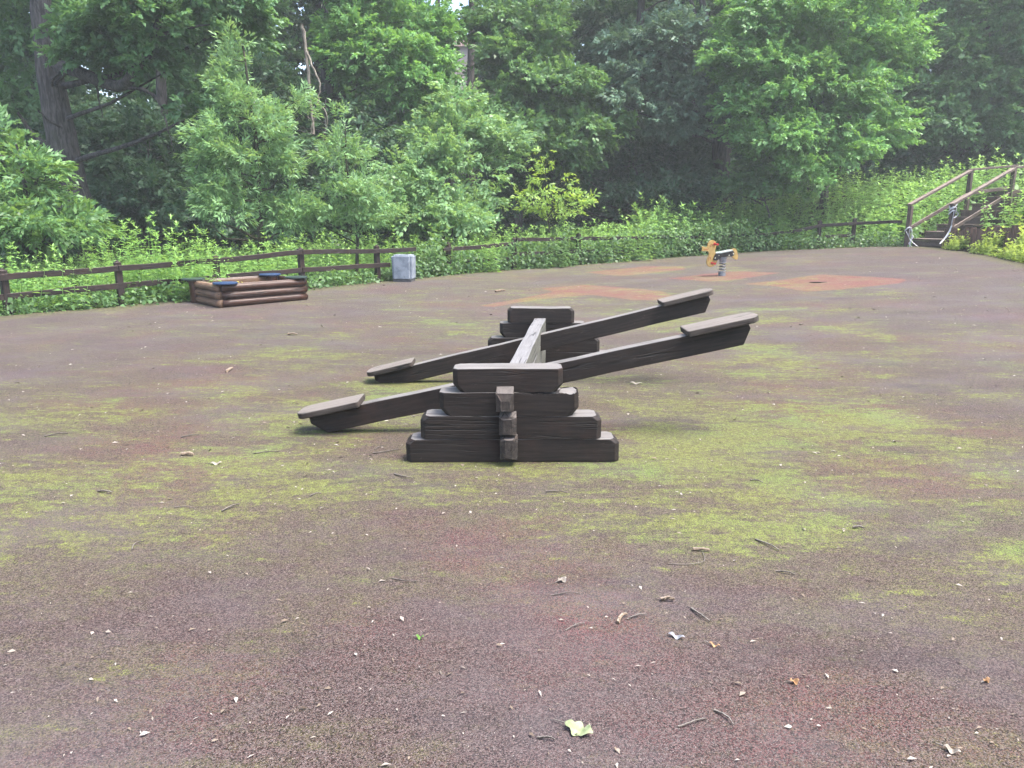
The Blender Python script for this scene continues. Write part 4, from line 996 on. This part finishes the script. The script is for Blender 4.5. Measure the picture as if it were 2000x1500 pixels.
# bare dark trunks seen in the gaps
def bare(label, px, Y, r, h, lean=0.0, seed=0):
    x, y = gxy(px, Y); z = float(zter(x, y)); rr = random.Random(seed)
    root = thing('bare_trunk', label, 'tree trunk', (x, y, z-.1), 0, 'dark trunks inside the wood')
    bm = bmesh.new(); c_ = curve_pts([(0,0,0),(lean*.3,0,h*.35),(lean*.6+.05,0,h*.7),(lean,0,h)], 6, .015, rr); tube_bm(bm, c_, [r*(1-.45*i/(len(c_)-1)) for i in range(len(c_))], 9)
    bmobj('trunk', bm, M['bark'], root, smooth_=True)
    bm = bmesh.new()
    for i in range(7):
        zz = h*(.4+.08*i); a = rr.uniform(0,6.28); tube_bm(bm, [(lean*.5,0,zz),(lean*.5+.7*math.cos(a),.7*math.sin(a),zz+.4),(lean*.5+1.5*math.cos(a),1.5*math.sin(a),zz+.6)], [.05,.03,.01], 5)
    bmobj('branch', bm, M['bark'], root, smooth_=True)
bare('dark trunk right of the sky gap at the top centre', 918, 30, .2, 13, .2, 1)
bare('dark slim trunk left of the sky gap', 868, 31, .14, 12, -.2, 2)
bare('straight dark trunk above the grey oak crown', 1232, 26, .2, 13, .1, 3)
bare('thick dark trunk below the grey oak crown', 1405, 22.6, .0001+.28, 6, .1, 4)
bare('dark trunk in the shade left of the pale willow', 330, 24, .2, 10, .3, 5)
bare('grey trunk behind the top of the hornbeam', 1640, 23.5, .17, 12, -.2, 6)

# the mass of the wood on the rising ground
rng = np.random.default_rng(77)
kb = dict(KIND['big']); B = []
for i in range(430):
    px = rng.uniform(-250, 2250); Y = rng.uniform(36, 52); x, y = gxy(px, Y); z0_ = float(zter(x, y)); zz = rng.uniform(.6, 13.5)
    el_ = (z0_+zz-H)/y
    if 835 < px < 960 and el_ > .13: continue
    B.append((np.array([x, y, z0_+zz]), rng.uniform(1.0, 1.9)))
V, t = crown_geo(B, rng, kb, .75)
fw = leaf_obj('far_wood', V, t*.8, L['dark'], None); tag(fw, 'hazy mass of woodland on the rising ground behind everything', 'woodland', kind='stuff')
# understorey
B = []
for i in range(300):
    px = rng.uniform(-200, 2200); Y = rng.uniform(22.5, 33) if px > 900 else rng.uniform(19, 33); x, y = gxy(px, Y); z0_ = float(zter(x, y))
    B.append((np.array([x, y, z0_+rng.uniform(.2, 1.3)]), rng.uniform(.5, 1.0)))
V, t = crown_geo(B, rng, KIND['mid'], .8)
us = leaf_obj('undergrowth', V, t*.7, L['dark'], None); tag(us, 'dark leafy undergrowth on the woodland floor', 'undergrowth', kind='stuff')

# ------------------------------------------------------------------ litter on the play surface
rng = np.random.default_rng(9)
n = 2600
px = rng.uniform(-100, 2100, n); py = np.concatenate([rng.uniform(600, 1500, n//4), 500+ (rng.uniform(0,1,n-n//4)**1.3)*520])
pt = np.array([gnd(a, b) for a, b in zip(px, py)]); ok = sdist(PAD_POLY, pt[:,0], pt[:,1]) < -.15; pt = pt[ok]; n = len(pt)
ex = []
for c_, m_, s_2 in (((640,870),60,.45),((1300,760),40,.5),((700,900),25,.3),((1150,900),25,.35),((1850,605),60,.35),((400,602),60,.3),((1200,1200),20,.5),((990,908),50,.5),((690,860),30,.25),((860,770),25,.3)):
    g = gnd(*c_); ex.append(np.stack([rng.normal(g[0], s_2, m_), rng.normal(g[1], s_2*.8, m_), np.zeros(m_)],1))
pt = np.vstack([pt]+ex); n = len(pt)
pt[:,2] = zpad(pt[:,0],pt[:,1])+.006
az = rng.uniform(0,6.28,n); Ls = rng.lognormal(-4.5,.5,n).clip(.004,.04); Ws = Ls*rng.uniform(.15,.6,n)
def extra_bits(m_, y0, y1, la, lb):
    a_ = np.array([gnd(u, v) for u, v in zip(rng.uniform(-60, 2060, m_), rng.uniform(y0, y1, m_))]); a_ = a_[sdist(PAD_POLY, a_[:,0], a_[:,1]) < -.2]; a_[:,2] = zpad(a_[:,0], a_[:,1])+.006
    return a_, rng.uniform(la, lb, len(a_))
for m_, y0, y1, la, lb in ((420, 500, 640, .025, .07), (330, 640, 900, .018, .045), (190, 900, 1500, .012, .032)):
    a_, l_ = extra_bits(m_, y0, y1, la, lb); pt = np.vstack([pt, a_]); Ls = np.concatenate([Ls, l_]); Ws = np.concatenate([Ws, l_*rng.uniform(.15,.5,len(l_))])
n = len(pt); az = rng.uniform(0,6.28,n)
V = leaves_geo(pt, np.stack([np.cos(az),np.sin(az),rng.normal(.05,.1,n)],1), unit(np.stack([rng.normal(0,.25,n),rng.normal(0,.25,n),np.ones(n)],1)), Ls, Ws, .25)
lt = raw_mesh('leaf_litter', V, np.arange(n*4,dtype=np.int32).reshape(n,4), M['litter'], None, np.clip(rng.normal(.56,.3,n),0,1)); tag(lt, 'scattered dry seed husks and leaf scraps on the rubber surface', 'litter', kind='stuff')

GT = 'fallen twigs on the rubber surface'
def twig(x0, y0, x1, y1, r, bend, label, mat='twig', name='twig', cat='twig', group=GT, seed=0):
    r *= .76
    a = Vector(gnd(x0,y0)); b = Vector(gnd(x1,y1)); rr = random.Random(int(x0*7+y0)); d = b-a; nrm = Vector((-d.y, d.x, 0)).normalized()
    a.z += r*.9; b.z += r*.9+.003
    pts = curve_pts([a, a.lerp(b,.33)+nrm*bend*d.length*.8+Vector((0,0,.004)), a.lerp(b,.68)+nrm*bend*d.length+Vector((0,0,.006)), b], 4, r*.25, rr)
    c = pts[0].copy(); bm = bmesh.new(); tube_bm(bm, [p-c for p in pts], [r*(1.1-.5*i/(len(pts)-1)) for i in range(len(pts))], 6)
    if r < .006 and d.length > .08 and rr.random() < .6:
        m = pts[len(pts)//2]-c; tube_bm(bm, [m, m+nrm*d.length*.12+d*.12], [r*.6, r*.25], 5)
    return tag(bmobj(name, bm, M[mat], None, c), label, cat, group)
TW = [(192,961,218,964,.0075,.02,'short thick dark twig alone left of the seesaw'),(433,1000,467,987,.006,.02,'straight dark twig slanting below the left of the seesaw'),(258,1075,281,1059,.004,.2,'small bent twig in the left foreground'),
 (765,1130,820,1137,.0028,-.12,'thin curved twig in front of the seesaw, left of centre'),(770,927,806,936,.006,-.08,'forked grey twig just below the left seesaw corner'),(728,886,778,879,.005,-.12,'wavy twig lying beside the bottom left timber'),
 (732,879,752,872,.004,.1,'small twig above the wavy twig by the bottom left timber'),(1475,1055,1522,1077,.0055,.02,'straight brown twig slanting down right of centre'),(1305,1102,1372,1079,.0025,-.35,'thin wiry twig bowed under a pale wood stub'),
 (1515,1117,1553,1125,.0045,.06,'dark twig lying flat below the straight brown twig'),(1350,1190,1386,1216,.006,-.04,'pale peeled twig slanting beside the wood chip'),(1225,1211,1264,1203,.0045,.06,'reddish twig touching a curled bark piece'),
 (1395,1389,1432,1418,.0045,.08,'curved twig near the bottom, right of the big fallen leaf'),(1325,1421,1378,1406,.004,-.03,'straight grey twig at the bottom, beside the curved twig'),(1050,1443,1084,1448,.005,.03,'short dark twig just under the big fallen leaf'),
 (1076,1164,1132,1161,.003,.03,'thin straight twig below the white curled leaf'),(1105,1232,1142,1219,.0035,.02,'slim dark twig left of the curled bark piece'),(1066,961,1110,965,.005,.04,'grey twig in front of the seesaw front timber'),
 (1465,938,1490,945,.005,.05,'dark twig on the moss right of the seesaw'),(87,853,133,848,.006,.03,'long dark twig far out on the left'),(493,887,545,884,.0045,.02,'long thin pale twig left of the seesaw seat'),(605,970,628,965,.005,.05,'small brown twig below the left seat'),
 (353,855,390,851,.005,.04,'dark twig left of the lowered seat'),(1665,1032,1688,1034,.008,.02,'stubby dark stick at the right'),(340,992,382,996,.003,.1,'thin curved twig on moss in the left foreground')]
for a in TW: twig(*a[:6], a[6])
GC = 'bare wood chips on the rubber surface'
for a in [(1353,1075,1386,1078,.010,.0,'pale broken wood stub with dark bark'),(1291,1173,1317,1175,.011,.0,'short pale wood chip lying alone'),(1206,1219,1224,1203,.010,.1,'curled tan bark piece'),(354,890,378,891,.016,.05,'chunky pale wood chip in the left field'),
          (563,654,581,655,.02,0,'broken stick far off left of the rear timber stack'),(443,728,454,722,.02,0,'stubby chip between the sandbox and the seesaw'),(968,571,986,569,.03,.05,'dark stick lying near the red arrow shaped patch')]:
    twig(*a[:6], a[6], 'pale_wood', 'wood_chip', 'wood chip', GC)
# single fallen leaves
def fallen(px, py, ln, wd, az, mat, label, lobes=0, curl=.25, stem=True, name='fallen_leaf'):
    ln *= .82; wd *= .82; g = gnd(px, py); n = 22; bm = bmesh.new(); mid_ = []; lft = []; rgt = []
    for i in range(n+1):
        t = i/n; x = (t-.4)*ln; w = wd*.5*math.sin(math.pi*min(1,t*.95+.02))**.8*(1+(.28*math.sin(t*math.pi*2*lobes) if lobes else 0)); z = curl*ln*(.9*(t-.5)**2)+.006*math.sin(9*t)
        mid_.append(bm.verts.new((x,0,z))); lft.append(bm.verts.new((x-.02*ln*math.cos(lobes*6*t),w,z+curl*w*.8))); rgt.append(bm.verts.new((x,-w*.92,z+curl*w*.35)))
    for i in range(n):
        bm.faces.new((mid_[i],mid_[i+1],lft[i+1],lft[i])); bm.faces.new((mid_[i+1],mid_[i],rgt[i],rgt[i+1]))
    o = bmobj(name, bm, mat, None, (g[0], g[1], g[2]+.006), (0,0,az), True)
    if stem:
        bm = bmesh.new(); tube_bm(bm, [(-.4*ln,0,curl*ln*.22),(-.62*ln,.04*ln,.004),(-.85*ln,.02*ln,.003)], [.0022,.0018,.0015], 5); bmobj('leaf_stalk', bm, M['twig'], o)
    return tag(o, label, 'leaf')
pal = flat_leaf('pale_green_leaf', (.20,.25,.12), (.34,.39,.22)); grn = flat_leaf('fresh_leaf', (.09,.20,.035), (.14,.27,.055)); wht = flat_leaf('bleached_leaf', (.26,.22,.18), (.42,.38,.32)); orn = flat_leaf('tan_leaf', (.36,.20,.09), (.50,.31,.16))
fallen(1125,1428,.115,.065,-.55,pal,'large pale green lobed leaf lying at the bottom centre',3,.4)
fallen(818,1248,.04,.022,-.2,grn,'tiny fresh green sprig in the middle foreground',0,.5)
fallen(1855,1468,.055,.026,-.7,wht,'bleached curled leaf in the bottom right corner',0,.5)
fallen(1393,1262,.052,.016,-.55,orn,'narrow tan leaf right of the foreground centre',0,.25)
fallen(1097,1137,.055,.034,.6,wht,'white curled leaf in front of the seesaw',2,.6)
fallen(420,907,.085,.05,.2,wht,'pale leaf on moss left of the seesaw',0,.2)
fallen(1240,750,.13,.06,-.3,wht,'pale torn leaf right of the support stack',2,.3)
fallen(1550,1335,.04,.026,.1,orn,'small tan leaf low on the right side',2,.5)
fallen(1925,1333,.04,.02,.5,orn,'yellow tan leaf at the right edge',0,.4)
fallen(1318,1245,.075,.03,-.45,flat_leaf('translucent_scrap', (.22,.225,.245), (.34,.345,.37)),'grey translucent scrap beside the narrow tan leaf',2,.25, False, 'plastic_scrap')

# ------------------------------------------------------------------ house glimpsed through the sky gap
g = at(925, 92, 62); hs = thing('house', 'pale pinkish house wall glimpsed through the gap in the trees', 'house', (g[0], g[1], 0))
bm = bmesh.new(); bm_box(bm, 6, 5, g[2], (0,2.5,g[2]/2)); bmobj('wall', bm, M['pale_wall'], hs)
bm = bmesh.new(); bm_box(bm, .9, .08, 1.2, (0,0,0)); bmobj('window', bm, M['window_glass'], hs, (.6,-.05,g[2]-1.6))
bm = bmesh.new(); vs = [bm.verts.new(p) for p in ((-3.3,-.3,0),(3.3,-.3,0),(3.3,5.3,0),(-3.3,5.3,0),(-3.3,2.5,1.3),(3.3,2.5,1.3))]
for f in ((0,1,5,4),(2,3,4,5),(0,4,3),(1,2,5),(0,3,2,1)): bm.faces.new([vs[i] for i in f])
bmobj('roof', bm, M['palisade_wood'], hs, (0,0,g[2]+.003))

# ------------------------------------------------------------------ air
HAZE = .0018
if HAZE > 0:
    bm = bmesh.new(); bm_box(bm, 176, 150, 26, (0, 37, 11.0))
    k = NT('haze'); pv = k.n('ShaderNodeVolumePrincipled'); pv.inputs['Color'].default_value = (.90,.97,.98,1); pv.inputs['Density'].default_value = HAZE; pv.inputs['Anisotropy'].default_value = .2
    k.t.links.new(pv.outputs[0], k.out.inputs['Volume'])
    hz = bmobj('haze', bm, k.m); tag(hz, 'pale damp haze hanging in the clearing and between the trees', 'haze', kind='stuff')

# ------------------------------------------------------------------ light
w = bpy.data.worlds.new('World'); SC.world = w; w.use_nodes = True
nt_ = w.node_tree; bg = nt_.nodes['Background']; sky = nt_.nodes.new('ShaderNodeTexSky'); sky.sky_type = 'NISHITA'; sky.sun_disc = False
SUN_EL, SUN_AZ = R(66), R(105)       # azimuth measured from straight ahead towards the right
sky.sun_elevation = SUN_EL; sky.sun_rotation = SUN_AZ; sky.air_density = 1.0; sky.dust_density = 4.0; sky.ozone_density = 1.0
nt_.links.new(sky.outputs[0], bg.inputs[0]); bg.inputs[1].default_value = .12
sd_ = bpy.data.lights.new('sun', 'SUN'); sd_.energy = 1.5; sd_.angle = R(30); sd_.color = (1,.96,.90)
so = bpy.data.objects.new('sun', sd_); C.objects.link(so)
dv = Vector((math.sin(SUN_AZ)*math.cos(SUN_EL), math.cos(SUN_AZ)*math.cos(SUN_EL), math.sin(SUN_EL)))
so.rotation_euler = dv.to_track_quat('Z', 'Y').to_euler()

SC.view_settings.view_transform = 'Standard'; SC.view_settings.look = 'None'; SC.view_settings.gamma = 1; SC.view_settings.exposure = 2.48
cy = SC.cycles
SC.render.engine = 'CYCLES'
cy.use_denoising = True; cy.denoiser = 'OPENIMAGEDENOISE'; cy.max_bounces = 6; cy.diffuse_bounces = 3; cy.glossy_bounces = 2; cy.transmission_bounces = 3; cy.volume_bounces = 0
cy.use_adaptive_sampling = True; cy.adaptive_threshold = .02; cy.sample_clamp_indirect = 6
